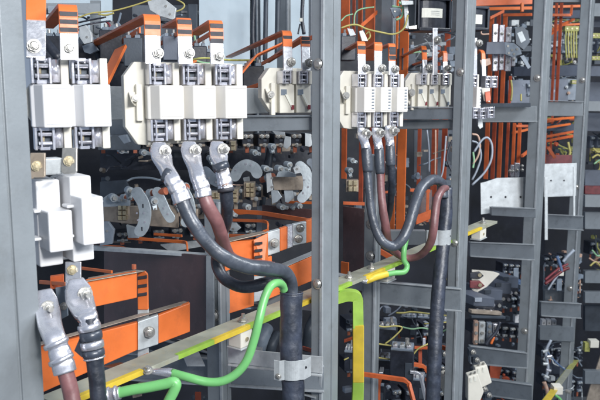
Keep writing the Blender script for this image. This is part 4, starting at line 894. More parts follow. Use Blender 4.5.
for p,m,lb,r in (([(74,19,1.5),(92,13,1.5),(112,11,1.5),(135,5,1.5),(158,-3,1.5)],'wire_yellow','yellow wire sagging across the top left sheet',.8),
   ([(76,23,1.55),(90,20,1.55),(106,17,1.55)],'wire_black','upper black wire right of the three striped bar',.9),([(78,27,1.55),(94,23,1.55),(110,21,1.6)],'wire_black','lower black wire right of the three striped bar',.9),
   ([(174,-2,1.7),(184,4,1.7),(182,9,1.7),(174,12,1.7)],'wire_yellow','short yellow wire loop near the top edge left of the pale sheet',.8),
   ([(190,60,1.4),(205,58,1.4),(230,60,1.5),(255,60,1.7)],'olive','olive wire running right behind the third folded bar',1.0),
   ([(193,60,1.5),(206,63,1.5),(216,62,1.5)],'wire_green','green yellow wire behind the middle terminal of the large block',1.0),
   ([(106,21,1.8),(110,26,1.8),(108,32,1.8)],'wire_red','small red wire end at top left',1.2),
   ([(98,14,1.7),(106,15,1.7),(114,13,1.7)],'wire_yellow','short yellow wire end crossing the long one at top left',.9),
   ([(193,30,1.8),(195,40,1.8),(194,50,1.8)],'wire_green','short green wire left of the pale sheet',1.0),
   # second cabinet top
   ([(341,21,2.0),(346,16,2.0),(353,14,2.0)],'wire_green','green wire hugging the tall post at the upper right',.7),
   ([(354,26,2.0),(355,14,2.0),(361,9,2.0),(374,7,2.0)],'wire_green','green wire arching over the broad orange upright at the top',.7),
   ([(341,28,1.98),(350,25,1.98),(358,25,1.98),(367,29,1.98),(380,32,1.98),(394,34,2.0),(404,28,2.0),(408,15,2.0)],'wire_yellow','long green yellow wire sagging between the top connectors',.9),
   ([(396,20,2.05),(402,16,2.05),(403,6,2.05),(399,2,2.05)],'wire_green','green wire loop left of the round transformer',1.2),
   ([(392,6,2.05),(402,8,2.05),(406,14,2.05),(404,28,2.05)],'wire_green','pale green wire dropping beside the transformer bracket',.9),
   ([(366,34,2.0),(369,32,2.0),(370,37,2.0),(366,41,2.0)],'wire_yellow','tiny yellow wire curl over the middle fuse bars',.8),
   ([(404,30,2.1),(412,31,2.1),(420,32,2.1)],'wire_black','short dark wire under the round transformer',.7),
   ([(412,53,2.3),(420,52,2.3),(428,54,2.3)],'wire_green','short green wire behind the slotted fuse block bars',.8),
   # second cabinet middle wires
   ([(427,130,2.5),(429,150,2.5),(429,172,2.5)],'wire_grey','thin grey wire hanging over the black cable arch, leftmost of three',.9),
   ([(435.5,130,2.45),(435.5,150,2.45),(435,175,2.45)],'wire_tan','thin tan wire hanging over the black cable arch in the middle',.9),
   ([(446,136,2.4),(445,150,2.4),(443,170,2.4),(440,180,2.4)],'wire_grey','thin grey wire hanging to the mouth of the second sleeve',.9),
   ([(452,140,2.5),(447,158,2.5),(452,172,2.5)],'wire_black','thin black wire hugging the third tall post',1.0),
   ([(443,250,2.1),(444,265,2.1),(446,280,2.1)],'wire_yellow','short yellow wire right of the second sleeve above the long rail',.9),
   # third cabinet wires
   ([(472,134,2.6),(478,136,2.6),(480,146,2.6),(478,156,2.6),(473,164,2.6)],'wire_tan','tan wire looping out right of the third tall post',1.0),
   ([(472,141,2.6),(478,144,2.6),(481,156,2.6),(477,170,2.6),(472,180,2.6)],'wire_grey','grey wire looping beside the tan one right of the third tall post',1.0),
   ([(474,152,2.55),(482,140,2.55),(488,138,2.55),(492,146,2.55),(491,160,2.55),(484,173,2.55),(472,185,2.55)],'wire_grey','widest grey wire loop in front of the orange upright bars',1.1),
   ([(473,152,2.6),(474,160,2.6),(473,168,2.6)],'wire_green','short green yellow wire hugging the third tall post',1.0),
   ([(481,30,2.6),(482,34,2.6),(489,34,2.6)],'wire_tan','short tan wire under the small transformer',.8),
   ([(511,80,2.9),(512,90,2.9),(511,101,2.9)],'wire_yellow','short yellow upright wire beside the orange upright bars',.9),
   ([(521,94,3.0),(521,101,3.0)],'wire_yellow','tiny yellow wire end below the slate rail',.9),
   # lower second cabinet
   ([(376,325,1.95),(384,327,1.95),(395,326,1.95),(402,328,1.95),(394,337,1.95),(385,344,1.95)],'wire_yellow','yellow wire looped from the first black relay in the lower second cabinet',.8),
   ([(363,355,1.9),(380,358,1.9),(400,360,1.9),(410,358,1.9),(418,349,1.9),(428,344,1.9)],'wire_yellow','lowest yellow wire drooping across the black relays',.8),
   ([(364,343,1.95),(378,344,1.95),(392,346,1.95)],'wire_yellow','yellow wire level between two black relays',.8),
   ([(402,327,2.1),(412,329,2.1),(422,328,2.1),(432,330,2.1)],'wire_green','green wire running right from the looped yellow wire',.8),
   ([(396,313,2.2),(404,313,2.2),(412,312,2.2),(430,314,2.2),(450,316,2.2)],'wire_yellow','yellow wire just beneath the long cross rail',.9),
   ([(424,324,2.2),(436,323,2.2),(452,322,2.2)],'wire_yellow','yellow wire passing behind the second sleeve low down',.8),
   ([(440,333,2.1),(446,330,2.1),(452,325,2.1)],'wire_green','short pale green wire right of the second sleeve low down',.8),
   ([(344,360,1.9),(350,357,1.9),(356,354,1.9)],'wire_yellow','yellow wire end left of the lime strap',.8),
   ([(388,316,2.3),(396,311,2.3),(402,305,2.3)],'wire_grey','faint grey wire rising under the long cross rail',.7)):
    wire(lb,p,r,m)
piece('pale rectangular plate beside the middle fuse wires',[(347,28),(353,29),(356,35),(350,36)],1.95,'galv',th=.004,group='metal connectors in the second cabinet')
piece('brass connector under the green yellow wire',[(359,31),(363,30),(366,36),(368,41),(362,41)],1.98,'bolt',group='metal connectors in the second cabinet',riv=((363,34),))
piece('grey bracket holding the round transformer on its left side',[(404,3),(413,3),(414,30),(405,28)],2.03,'galv',th=.01,group='metal connectors in the second cabinet',riv=((408,12),))
piece('light metal clamp ahead of the round transformer at the top edge',[(401,0),(420,1),(420,4),(402,5)],2.0,'galv',th=.01,group='metal connectors in the second cabinet')
piece('light metal lug below the transformer bracket',[(408,26),(417,25),(417,29),(409,29)],2.0,'bolt',th=.01,group='metal connectors in the second cabinet')
piece('grey connector lump above the inner post top',[(390,8),(400,6),(402,14),(394,18)],2.1,'grey_block',group='metal connectors in the second cabinet',riv=((395,11),))
# current transformers
def ct(label,x0,y0,x1,y1,d,lab,th=20):
    t=thing('current_transformer',label,'current transformer',W((x0+x1)/2,y1,d),'black round current transformers')
    k=d/F; X=xdir(th); Y=ydir(th); c=W((x0+x1)/2,(y0+y1)/2,d); w=(x1-x0)*k; h=(y1-y0)*k
    pts=[(-w*.5,h*.36),(-w*.5,-h*.36)]
    prof=[]
    for i in range(13):       # rounded belly towards the viewer, swept vertically
        a=math.pi*i/12; prof.append(c+X*(-math.cos(a)*w*.34)-Y*(math.sin(a)*w*.10)+Z*(-h*.40))
    prof+= [c+X*w*.34+Y*.05-Z*h*.40, c-X*w*.34+Y*.05-Z*h*.40]
    MB(.001).slab(prof,Z*h*.80).build('winding_housing','black_plastic',t)
    for s in (-1,1):
        MB(.001).box(c+X*w*.40*s+Y*.02,X,Y,Z,w*.05,.06,h*.9).build('end_flange','black_plastic',t)
        MB(.001).box(c+X*w*.47*s+Y*.02,X,Y,Z,w*.035,.05,h*.84).build('end_flange','dark_steel',t)
    MB(.0015).box(c+Z*h*.45+Y*.02,X,Y,Z,w*.8,.07,h*.10).build('top_flange','black_plastic',t)
    MB(.0015).box(c-Z*h*.45+Y*.02,X,Y,Z,w*.8,.07,h*.10).build('foot','black_plastic',t)
    a,b,e,f=lab; P=[]; N=8
    q=MB(); rings=[]
    for i in range(N+1):
        px=a+(e-a)*i/N; u=(px-(x0+x1)/2)*k/math.cos(math.radians(th)); 
        u=max(-w*.33,min(w*.33,u)); v=math.sqrt(max(0,1-(u/(w*.34))**2))*w*.10+.0008
        base=c+X*u-Y*v; mid=((y0+y1)/2-(b+f)/2)*k; hh=(f-b)*k
        rings.append([base+Z*(mid+hh/2),base+Z*(mid-hh/2),base+Z*(mid-hh/2)+Y*.0004,base+Z*(mid+hh/2)+Y*.0004])
    q.loft(rings).build('rating_label','label_white',t)
    for i in range(3):     # faint printed rows
        zz=((y0+y1)/2-(b+(f-b)*(.3+.2*i)))*k
        MB().box(c-Y*(w*.10+.0012)+Z*zz,X,Y,Z,(e-a)*k*.45,.0003,.0007).build('print_row','grey_block',t)
    return t
ct('black round current transformer with white label hanging above the slotted fuse block',411,-2,455,31,2.02,(420,9,441,18))
ct('smaller black current transformer with white label right of the third tall post',464,7,491,30,2.5,(471,15,481,24))
# tinned clamps on uprights, third cabinet
for i,(x0,y0,x1,y1,lb) in enumerate(((493,24,498,42,'upper tinned clamp on the leftmost orange upright bar'),(499.5,25,504.5,42,'upper tinned clamp on the middle orange upright bar'),(506,27,511.5,42,'upper tinned clamp on the right orange upright bar'),
   (493,54,498,71,'lower tinned clamp on the leftmost orange upright bar'),(499.5,54,504,70,'lower tinned clamp on the middle orange upright bar'),(505.5,53,511,71,'lower tinned clamp on the right orange upright bar'),
   (512,52.5,515.5,66,'small tinned clamp at the right end of the lower clamp row'),(511,165,514,177,'left half of the bolted pale clamp above the wide zinc plate'),(514.8,163,519.5,177,'right half of the bolted pale clamp above the wide zinc plate'))):
    t=thing('bar_clamp',lb,'bar clamp',W(x0,y1,2.85),'tinned clamps on the upright bars')
    Bx(t,'clamp_body','lug',x0,y0,x1,y1,2.85,.02,.002)
    MB().hexbolt(W((x0+x1)/2,(y0+y1)/2,2.85)-Fh*.001,-Fh+Rt*.3,1.5*2.85/F,1.2,.5).build('bolt','bolt',t)
piece('dark strap wrapped round the orange upright bars between the clamps',[(487,42),(505,42),(506,54),(486,54)],2.78,'slate',th=.03,group='third cabinet gear')
piece('cluster of round metal terminals right of the dark strap',[(505,42),(514,43),(520,48),(522,54),(512,57),(505,54)],2.8,'grey_block',th=.02,group='third cabinet gear',riv=((508,46),(512,50),(517,49),(514,54),(509,53)))
piece('pale tilted plate at the upper right of the third cabinet',[(517,33),(522,31),(526,40),(521,43)],2.85,'galv',th=.004,group='third cabinet gear')
piece('dark round fitting behind the pale tilted plate',[(515,28),(522,26),(528,31),(530,42),(524,50),(516,44)],2.95,'dark_steel',th=.02,group='third cabinet gear')
piece('grey sloping strut under the round terminals',[(520,56),(524,55),(531,67),(528,69)],2.95,'grey_block',th=.01,group='third cabinet gear')
piece('warm tan plate beside the small fuse block',[(480,60),(490,58),(491,64),(482,68)],2.7,'wire_tan',th=.004,group='third cabinet gear')
piece('white glossy plate between the small fuse block and the orange uprights',[(481,86),(490,86),(490,102),(484,101)],2.6,'cream',th=.004,group='third cabinet gear',riv=((486,95),))
piece('tan coil lump in front of the white glossy plate',[(485,92),(490,91),(491,100),(486,102)],2.58,'copper_red',th=.01,group='third cabinet gear')
piece('grey tongue hanging below the dark clips at the rail end',[(478,116),(482,116),(483,127),(480,129),(478,126)],2.5,'galv',th=.003,group='third cabinet gear')
for x,y,lb in ((510,171,'round nut left of the pale clamp above the wide zinc plate'),(522,166,'round nut right of the pale clamp above the wide zinc plate'),(522,170,'lower round nut right of the pale clamp over the wide zinc plate')):
    o=MB().hexbolt(W(x,y,2.84),-Fh,1.5*2.84/F,1.2,.4).build('nut','bolt'); tag(o,lb,'nut')
# third cabinet lower: switch arm, contactor row, white modules
t=thing('lever_switch','cream switch arm with dark and maroon levers right of the third tall post','switch arm',W(474,290,2.75))
d=2.7
MB(.002).slab([W(a,b,d) for a,b in ((472,270),(486,271),(494,272),(500,274),(492,282),(487,287),(478,292),(472,290))],Fh*.01).build('arm_plate','cream',t)
MB(.002).slab([W(a,b,d-.02) for a,b in ((470,273),(480,272),(484,276),(480,279),(470,278))],Fh*.012).build('dark_lever','black_plastic',t)
MB(.002).slab([W(a,b,d-.02) for a,b in ((470,281),(480,281),(485,286),(480,289),(470,288))],Fh*.012).build('maroon_lever','wine',t)
MB().cyl(W(479.5,275,d-.022),-Fh,1.9*d/F,.004,14).build('pin','brass',t); MB().cyl(W(480,285,d-.022),-Fh,1.9*d/F,.004,14).build('pin','brass',t)
Bx(t,'roller','cream',473,289,478,296,d,.01,.002)
GM='black contactor modules on the third cabinet row'
for i,(x0,y0,x1,y1,d,lb) in enumerate(((474,296,494,308,2.55,'nearest grey topped contactor module by the third tall post'),(484,288,502,302,2.7,'second contactor module in the row behind the third tall post'),(495,281,511,296,2.85,'third contactor module in the slanting row'),(503,275,518,290,3.0,'farthest contactor module in the slanting row'))):
    t=thing('contactor',lb,'contactor',W(x0,y1+14,d),GM)
    c=W((x0+x1)/2,(y0+y1)/2,d); k=d/F; X=xdir(-10); Y=ydir(28)
    MB(.001).box(c+Y*.06,X,Y,Z,(x1-x0)*k,.12,(y1-y0)*k*.75).build('cover','slate',t)
    MB(.001).box(c+Y*.05-Z*(y1-y0)*k*.75,X,Y,Z,(x1-x0)*k*.98,.11,(y1-y0)*k*.72).build('body','black_plastic',t)
    for j in range(3):
        a=x0+(x1-x0)*(j+.5)/3
        MB().cyl(W(a,y1+2+j*.6,d-.005),-Fh,1.7*k,.008,12).build('terminal_screw','bolt' if (i+j)%2 else 'chrome',t)
    Bx(t,'window','wire_grey' if i==0 else 'dark_steel',x0+1,y0+2,x0+(x1-x0)*.4,y0+6,d-.008,.004,.0005)
strip('brown copper bar sticking out left under the nearest contactor module',[(470,311,2.5),(500,313,2.55)],3.4,wd=Z,m='tan_metal',th=.02)
strip('dark bar edge below the brown copper bar',[(470,316,2.5),(504,317,2.55)],2.4,wd=Z,m='dark_steel',th=.02)
for i,(x0,y0,x1,y1,m,lb) in enumerate(((474,321,478,345,'wire_tan','tan upright terminal strip low beside the third tall post'),(479,322,485,344,'galv','galvanised upright terminal strip under the contactor row'),(487,323,492,340,'grey_block','grey upright terminal strip under the contactor row'),
    (493,324,499,334,'chrome','bright terminal strip under the second contactor module'))):
    t=thing('terminal_strip',lb,'terminal strip',W(x0,y1,2.8),'upright terminal strips under the contactors'); Bx(t,'strip',m,x0,y0,x1,y1,2.8,.02)
    for j in range(3): MB().cyl(W((x0+x1)/2,y0+3+j*(y1-y0-5)/2.2,2.8),-Fh,1.6*2.8/F,.008,12).build('screw','bolt',t)
wire('black curved hose under the second contactor module',[(500,322,2.75),(496,332,2.75),(489,340,2.75),(486,345,2.75)],1.8,'wire_black')
wire('short orange wire end above the lower rail of the third cabinet',[(494,337,2.75),(491,344,2.75)],1.3,'orange')
for x,y,w,h,m,lb in ((515,316,10,7,'white','small white box at the back right of the third cabinet'),(520,337,5,12,'galv','small pale block above the lower rail left of the third cabinet post'),(521,287,3,9,'white','tiny white upright block behind the contactor row'),(518,281,4,11,'wire_blue','tiny blue block behind the contactor row'),
    (519,300,8,10,'tan_metal','small tarnished block at the right end of the contactor row')):
    t=thing('small_block',lb,'block',W(x,y+h,3.0)); Bx(t,'body',m,x,y,x+w,y+h,3.0,.03); MB().cyl(W(x+w/2,y+h*.4,2.998),-Fh,1.0*3/F,.002,10).build('screw','bolt',t)
strip('upright grey strap behind the contactor row',[(516,268,3.1),(516,300,3.1)],5,wd=Rt,m='grey_block')
piece('brown plate low between the two bottom rails of the third cabinet',[(490,366),(502,367),(499,380),(494,383),(490,378)],2.95,'copper_red',th=.01,group='third cabinet gear')
def tilted(label,poly,d,m='cream'):
    t=thing('white_module',label,'module',W(*poly[-1],d),'tilted white modules at the bottom')
    MB(.003).slab([W(a,b,d) for a,b in poly],Fh*.04).build('body',m,t)
    a=poly[0];b=poly[1];c=poly[2]
    for f in (.3,.7):
        x=a[0]+(b[0]-a[0])*f; y=a[1]+(b[1]-a[1])*f
        MB(.0005).box(W(x,y+4,d)-Fh*.001,Rt,Fh,Z,2.2*d/F,.002,5*d/F).build('label_strip','label_white',t)
        MB().cyl(W(x,y-1.5,d+.01),Z,1.2*d/F,.006,10).build('screw','bolt',t)
tilted('tilted white module leaning right at the bottom beside the third tall post',[(475,368),(487,365),(492,383),(482,388),(476,380)],2.5)
tilted('lower tilted white module cut by the bottom edge beside the third tall post',[(468,377),(478,374),(484,392),(480,402),(468,402)],2.42)
tilted('white module glimpsed between the second sleeve and the third tall post',[(443,376),(450,374),(451,398),(447,402),(443,392)],2.1)
for i,(x,y,lb) in enumerate(((473,352,'grey knob terminal above the tilted white modules'),(477,360,'second knob terminal above the tilted white modules'),(485,389,'knob terminal at the right of the lower tilted module'),(489,395,'lowest dark knob terminal near the bottom rail'),(446,362,'pale knob terminal right of the second sleeve'),(445,354,'darker knob terminal right of the second sleeve'))):
    t=thing('knob_terminal',lb,'terminal',W(x,y,2.5)); MB().hexbolt(W(x,y,2.5),-Fh+Rt*.5,2.3*2.5/F,1.3,.8).build('bolt','bolt',t); Bx(t,'base','dark_steel',x-4,y-2,x+3,y+5,2.52,.03)
# lower second cabinet: black relays
GR2='black relays in the lower second cabinet'
def relay(x0,y0,x1,y1,d,lb):
    t=thing('relay',lb,'relay',W((x0+x1)/2,y1,d),GR2); k=d/F; X=xdir(-12); Y=ydir(-12)
    c=W((x0+x1)/2,(y0+y1)/2,d); w=(x1-x0)*k; h=(y1-y0)*k
    MB(.002).box(c+Y*.03,X,Y,Z,w,.06,h).build('body','black_plastic',t)
    MB(.001).box(c+Z*(h*.5+.003)+Y*.025,X,Y,Z,w*.95,.055,.006).build('terminal_deck','grey_block',t)
    for j in range(3):
        q=c+Z*(h*.5+.006)+X*w*(j-1)*.3+Y*.01
        MB(.0006).box(q+Z*.003,X,Y,Z,w*.2,.018,.008).build('terminal','tin' if j!=1 else 'galv',t)
        MB().cyl(q+Z*.006,Z,w*.07,.006,10).build('screw','bolt',t)
    if d<2.0: MB().cyl(c+Z*(h*.5+.006)+X*w*.2+Y*.02,Z,w*.09,.022,12).build('stud','bolt',t)
    MB(.0005).box(c+X*w*.3-Y*.001-Z*h*.1,X,Y,Z,w*.3,.002,h*.5).build('nameplate','dark_steel',t)
for a in ((378,329,396,350,1.98,'black relay with wired silver terminals, upper left in the lower second cabinet'),(390,350,413,385,1.86,'largest black relay with a silver stud right of the lime strap'),(400,318,416,338,2.3,'farthest black relay under the long cross rail'),
   (364,346,378,368,1.98,'black relay close to the right side of the lime strap'),(344,352,353,372,1.9,'black relay edge between the tall post and the lime strap'),(417,318,434,345,2.5,'dark relay block left of the second sleeve low down'),
   (374,360,390,384,2.0,'dark relay body above the level orange bar'),(443,322,454,340,2.35,'dark relay block between the second sleeve and third post'),(410,380,424,402,2.0,'dark relay base at the bottom left of the second sleeve'),(366,385,384,405,2.1,'dark relay base at the bottom beside the lime strap')): relay(*a)
for pts,w,m,lb in (([(362,374,1.8),(405,380,1.75),(409,384,1.75),(416,410,1.72)],4.4,'orange_old','orange copper bar running level then down at the bottom of the second cabinet'),
    ([(381,375,1.95),(378,384,1.95),(378,410,1.95)],4.5,'orange_old','orange copper bar dropping beneath the level one'),([(382,368,2.0),(381,374,1.95)],4,'tin','short tinned neck above the dropping orange bar'),
    ([(405,347,2.1),(430,348,2.1)],2.6,'orange_old','thin orange copper bar level left of the second sleeve'),([(420,349,2.15),(420,368,2.15)],3.5,'copper_red','thin upright copper bar left of the second sleeve low down'),
    ([(412,364,2.05),(424,366,2.05),(428,372,2.05)],4,'orange_old','short orange copper bar left of the second sleeve, third from below'),([(440,347,2.1),(448,349,2.1),(450,362,2.1)],4.5,'orange_old','hooked orange copper bar right of the second sleeve'),
    ([(363,328,2.1),(378,329,2.1)],3,'copper_red','copper bar end right of the lime strap behind the first relay'),([(344,341,2.0),(353,338,2.0)],3,'copper_red','copper bar end left of the lime strap'),
    ([(410,372,1.85),(420,373,1.85),(426,400,1.85)],3,'tin','tinned link bending down left of the second sleeve'),([(424,338,2.1),(424,346,2.1)],3,'tin','short tinned stud left of the second sleeve')):
    strip(lb,pts,w,wd=Z if 'upright' not in lb and 'drop' not in lb and 'stud' not in lb and 'neck' not in lb else Rt,m=m,th=.008,name='copper_bar')
# fourth cabinet and right edge
GY='yellow terminal rows'
for x0,y0,x1,y1,d,lb in ((565,26,579,31,3.9,'yellow terminal row right of the twin red copper bars'),(545,27,553,31,3.9,'yellow terminal row left of the twin red copper bars'),(592,33,602,38,4.0,'yellow terminal row at the right edge near the top'),(592,56,602,60,4.0,'yellow terminal row at the right edge, lower one'),(572,80,577,84,3.9,'tiny yellow terminal beside the far post')):
    t=thing('terminal_row',lb,'terminal row',W(x0,y1,d),GY); Bx(t,'housing','olive',x0,y0,x1,y1,d,.03)
    for j in range(3): MB().cyl(W(x0+(x1-x0)*(j+.5)/3,(y0+y1)/2,d),-Fh,.9*d/F,.003,8).build('screw','brass',t)
for i in range(5):
    wire(['leftmost','second','middle','fourth','rightmost'][i]+' olive wire hanging from the yellow terminal row by the twin bars',[(566+i*2.6,31,3.88),(565.5+i*2.7,42,3.88),(566.5+i*2.5,58,3.88)],.8,'wire_yellow' if i%2 else 'olive','olive wires under the yellow terminals')
for p,m,r,lb in (([(546,350,3.3),(552,358,3.3),(560,366,3.3),(568,372,3.3)],'wire_blue',.8,'blue wire sagging right of the lower third cabinet post'),
   ([(593,148,4),(598,152,4),(604,150,4)],'wire_yellow',.9,'upper yellow green wire at the right edge'),([(592,158,4),(598,155,4),(605,160,4)],'wire_yellow',1.0,'lower yellow green wire at the right edge'),([(594,164,4),(600,160,4),(606,162,4)],'wire_green',.8,'green wire at the right edge over the slate rail'),
   ([(589,258,3.9),(596,262,3.9),(604,262,3.9)],'wire_tan',.8,'tan wire at the right edge above the grey rail'),([(590,266,3.9),(596,262,3.9),(602,268,3.9)],'wire_yellow',.9,'yellow wire curl at the right edge above the grey rail'),([(592,250,3.9),(598,256,3.9),(604,252,3.9)],'wire_green',.8,'green wire curl at the right edge above the tan one'),
   ([(568,142,3.8),(570,152,3.8),(569,156,3.8)],'wire_yellow',1.2,'yellow wire bunch above the smaller zinc plate'),([(574,141,3.8),(575,148,3.8),(575,155,3.8)],'wire_yellow',1,'thin yellow wire right of the yellow bunch'),
   ([(545,280,3.3),(552,274,3.3),(560,268,3.3),(568,264,3.3)],'wire_red',1.2,'upper dark red wire of the bundle between the far posts'),([(545,284,3.3),(553,278,3.3),(562,271,3.3),(569,268,3.3)],'wine',1.6,'lower dark red wire of the bundle between the far posts'),
   ([(548,290,3.3),(553,282,3.3),(558,275,3.3)],'wire_grey',1.0,'grey wire crossing the red bundle'),([(557,256,3.3),(560,265,3.3),(562,272,3.3)],'wire_blue',1.6,'blue grey hose above the red bundle'),([(563,262,3.3),(568,256,3.3),(574,250,3.3)],'wire_grey',1.6,'pale hose leaning toward the far post'),
   ([(551,340,3.2),(546,352,3.2),(548,368,3.2),(545,380,3.2)],'wire_grey',1.4,'grey flexible hose hugging the fourth post low down'),([(544,382,3.2),(547,390,3.2),(549,402,3.2)],'wire_tan',2.0,'brownish hose at the bottom beside the fourth post'),
   ([(555,395,3.0),(560,399,3.0),(563,405,3.0)],'green',1.4,'short bright green wire at the bottom right'),([(548,22,3.7),(552,25,3.7),(556,28,3.7)],'wire_tan',.9,'short tan wire near the top of the fourth cabinet')):
    wire(lb,p,r,m)
t=thing('wire_lug_cluster','cluster of white ribbed wire lugs beside the fourth post low down','wire lugs',W(546,380,3.15))
for i,(x,y) in enumerate(((545,352),(549,357),(545,364),(548,370),(546,376))): MB().cyl(W(x-2,y,3.15),Rt+Z*(.4-.2*i),1.5*3.15/F,.022,12).build('wire_lug','lug' if i%2 else 'galv',t)
for i,(x,y,d,m,lb) in enumerate(((549,38,3.85,'bolt','round metal stud left of the twin bars, upper'),(551,46,3.85,'chrome','round metal stud left of the twin bars, middle'),(547,44,3.85,'bolt','round metal stud left of the twin bars, leftmost'),(546,57,3.85,'bolt','round metal stud left of the twin bars, lower'),
   (546,90,3.85,'bolt','pale round screw on the slate device plate, left'),(553,91,3.85,'chrome','ring screw on the slate device plate'),(545,97,3.85,'galv','pale screw low on the slate device plate'),(566,87,3.9,'galv','pale screw right of the twin bars'),(568,93,3.9,'wire_tan','tan ring right of the twin bars'),(574,62,3.9,'bolt','pale knob under the hanging olive wires'))):
    o=MB().cyl(W(x,y,d),-Fh,1.5*d/F,.012,14).cyl(W(x,y,d)-Fh*.012,-Fh,.8*d/F,.006,8).build('stud',m); tag(o,lb,'stud')
for i in range(3):
    t=thing('small_block',('left','middle','right')[i]+' one of three white blocks between the rails right of the fourth post','block',W(541+i*5,326,3.6),'three white blocks'); Bx(t,'body','white',542+i*5.2,320,546+i*5.2,327,3.55,.03); MB().cyl(W(544+i*5.2,323,3.548),-Fh,.7*3.5/F,.002,8).build('screw','bolt',t)
t=thing('pale_plate_support','pale insulator foot between dark red wires and the rail','insulating support',W(560,285,3.4)); Bx(t,'foot','cream',559,270,564,276,3.4,.02); Bx(t,'stem','grey_block',557,279,562,291,3.42,.02)
# yellow sloping bar bottom right
t=thing('sloping_bar','yellow banded bar rising steeply to the right at the bottom right corner','earth bar',W(545,402,2.6))
P=W(540,403,2.55); Q=W(573,360,3.6); s=Rt*1.0
for a,b,m,nm in ((0,.34,'yellow','yellow_band'),(.34,.72,'bar_top','bare_band'),(.72,1,'olive','olive_band')):
    A2=P.lerp(Q,a); B2=P.lerp(Q,b); MB(.0008).hexa([A2,B2,B2-Z*.006,A2-Z*.006,A2+s*.03,B2+s*.03,B2+s*.03-Z*.006,A2+s*.03-Z*.006]).build(nm,m,t)
    MB(.0004).hexa([A2-s*.001,B2-s*.001,B2-Z*.016-s*.001,A2-Z*.016-s*.001,A2+s*.002,B2+s*.002,B2-Z*.016+s*.002,A2-Z*.016+s*.002]).build(nm+'_edge','olive',t)
t=thing('bar_support','white support block under the sloping yellow bar at the bottom right','insulating support',W(559,395,2.8)); Bx(t,'block','cream',554,387,563,395,2.8,.04); MB().cyl(W(566,391,2.8),-Fh+Rt,2.0*2.8/F,.02,12).build('bolt','bolt',t)
t=thing('bar_support','white support block at the right edge level with the last post bolts','insulating support',W(594,348,3.6)); Bx(t,'block','cream',590.5,341,599,348,3.6,.04); Bx(t,'yellow_end','olive',585,343,590,352,3.62,.03)
piece('broad sloping grey brown plate in the bottom right corner',[(590,388),(602,352),(610,352),(610,410),(584,410)],3.9,'tan_metal',th=.01,group='right edge gear')
piece('sloping grey plate behind the blue wire',[(552,358),(566,366),(572,374),(548,374)],3.6,'slate',th=.01,group='right edge gear')
wire('grey strut crossing the blue wire',[(555,364,3.5),(562,355,3.5),(568,348,3.5)],1.2,'wire_grey')
# gear seen behind under the sleeves
for i,(x,y,r,lb) in enumerate(((262,340,7,'dark round hose bundle right of the white support block'),(272,346,5,'smaller dark round hose left of the long sleeve'),(310,330,6,'dark hose right of the long sleeve'))):
    o=MB().tube(cr([W(x-3,y+18,1.75),W(x,y,1.72),W(x+5,y-12,1.75)],6),r*1.7/F,14,.04).build('hose','dark_steel' if i else 'grey_block'); tag(o,lb,'hose')
strip('pale upright angle plate hanging below the earth bar lug',[(196,366,1.45),(190,352,1.5)],18,wd=Rt,m='galv',th=.003,name='metal_bracket',cat='bracket',group=GT)

# ------------------------------------------------------------------ uncountable wiring and fittings deep in the cabinets
def tangle(label,x0,y0,x1,y1,d0,d1,n,mats,seed,box=.5,size=(2,6),wr=.7):
    rr=random.Random(seed)
    for m in mats:
        mb=MB()
        for i in range(n):
            x=rr.uniform(x0,x1); y=rr.uniform(y0,y1); d=rr.uniform(d0,d1); k=d/F
            u=rr.random()
            if u<box*.6:
                s=rr.uniform(*size); mb.box(W(x,y,d),xdir(rr.choice((-10,20,20,35))),ydir(20),Z,s*k*rr.uniform(.6,1.8),.02,s*k*rr.uniform(.4,1.2))
            elif u<box:
                s=rr.uniform(size[0],size[1])*.4; mb.cyl(W(x,y,d),(-Fh+Rt*rr.uniform(-.6,.8)+Z*rr.uniform(-.3,.5)),s*k,.015,10,s*k*.8)
            else:
                P=[W(x,y,d)]; a=rr.uniform(-.6,.6)+rr.choice((0,0,1.57))
                for q in range(4):
                    a+=rr.uniform(-.6,.6); x+=math.cos(a)*rr.uniform(4,9); y+=math.sin(a)*rr.uniform(3,8)
                    x=min(max(x,x0),x1); y=min(max(y,y0),y1); P.append(W(x,y,d+rr.uniform(-.03,.03)))
                if min((P[i+1]-P[i]).length for i in range(4))>1e-4: mb.tube(cr(P,5),wr*k,6)
        mb.smooth=False
        o=mb.build('wiring_tangle',m); o['kind']='stuff'
        o['label']=label+{'wire_black':', black strands','wire_grey':', grey strands','link_paint':', grey fittings','bolt':', bright metal bits','dark_steel':', dark steel bits','tan_metal':', brownish bits','black_plastic':', black plastic bits','copper_red':', copper bits','wire_yellow':', yellow strands','olive':', olive bits','wire_tan':', tan bits','galv':', pale metal bits','grey_block':', grey blocks'}[m]
        o['category']='wiring'
tangle('tangle behind the switch shafts left of the tall post',100,134,316,242,2.1,2.3,26,('dark_steel','tan_metal','black_plastic','wire_black'),3,.5,(3,8),.9)
tangle('tangle behind the top left folded bars',40,8,198,78,1.85,2.1,20,('dark_steel','grey_block','wire_black'),5,.6,(4,11),1.0)
tangle('tangle under the lower left rails',104,300,262,402,1.85,2.1,18,('dark_steel','grey_block','tan_metal'),7,.6,(3,9),1.0)
tangle('tangle low in the second cabinet',342,302,456,404,2.1,2.5,24,('dark_steel','wire_grey','black_plastic'),9,.6,(3,8),.6)
tangle('tangle in the second cabinet top',396,30,456,72,2.5,2.8,20,('dark_steel','grey_block','galv'),11,.7,(3,8),.6)
tangle('tangle behind the hanging wires of the second cabinet',345,135,458,225,2.7,3.2,26,('dark_steel','grey_block','tan_metal'),12,.7,(3,9),.6)
tangle('tangle low in the third cabinet',470,270,532,346,2.85,3.2,9,('dark_steel','grey_block'),13,.75,(2,5),.6)
tangle('tangle at the foot of the third cabinet',470,368,532,404,2.9,3.2,20,('dark_steel','grey_block','copper_red'),14,.8,(3,7),.6)
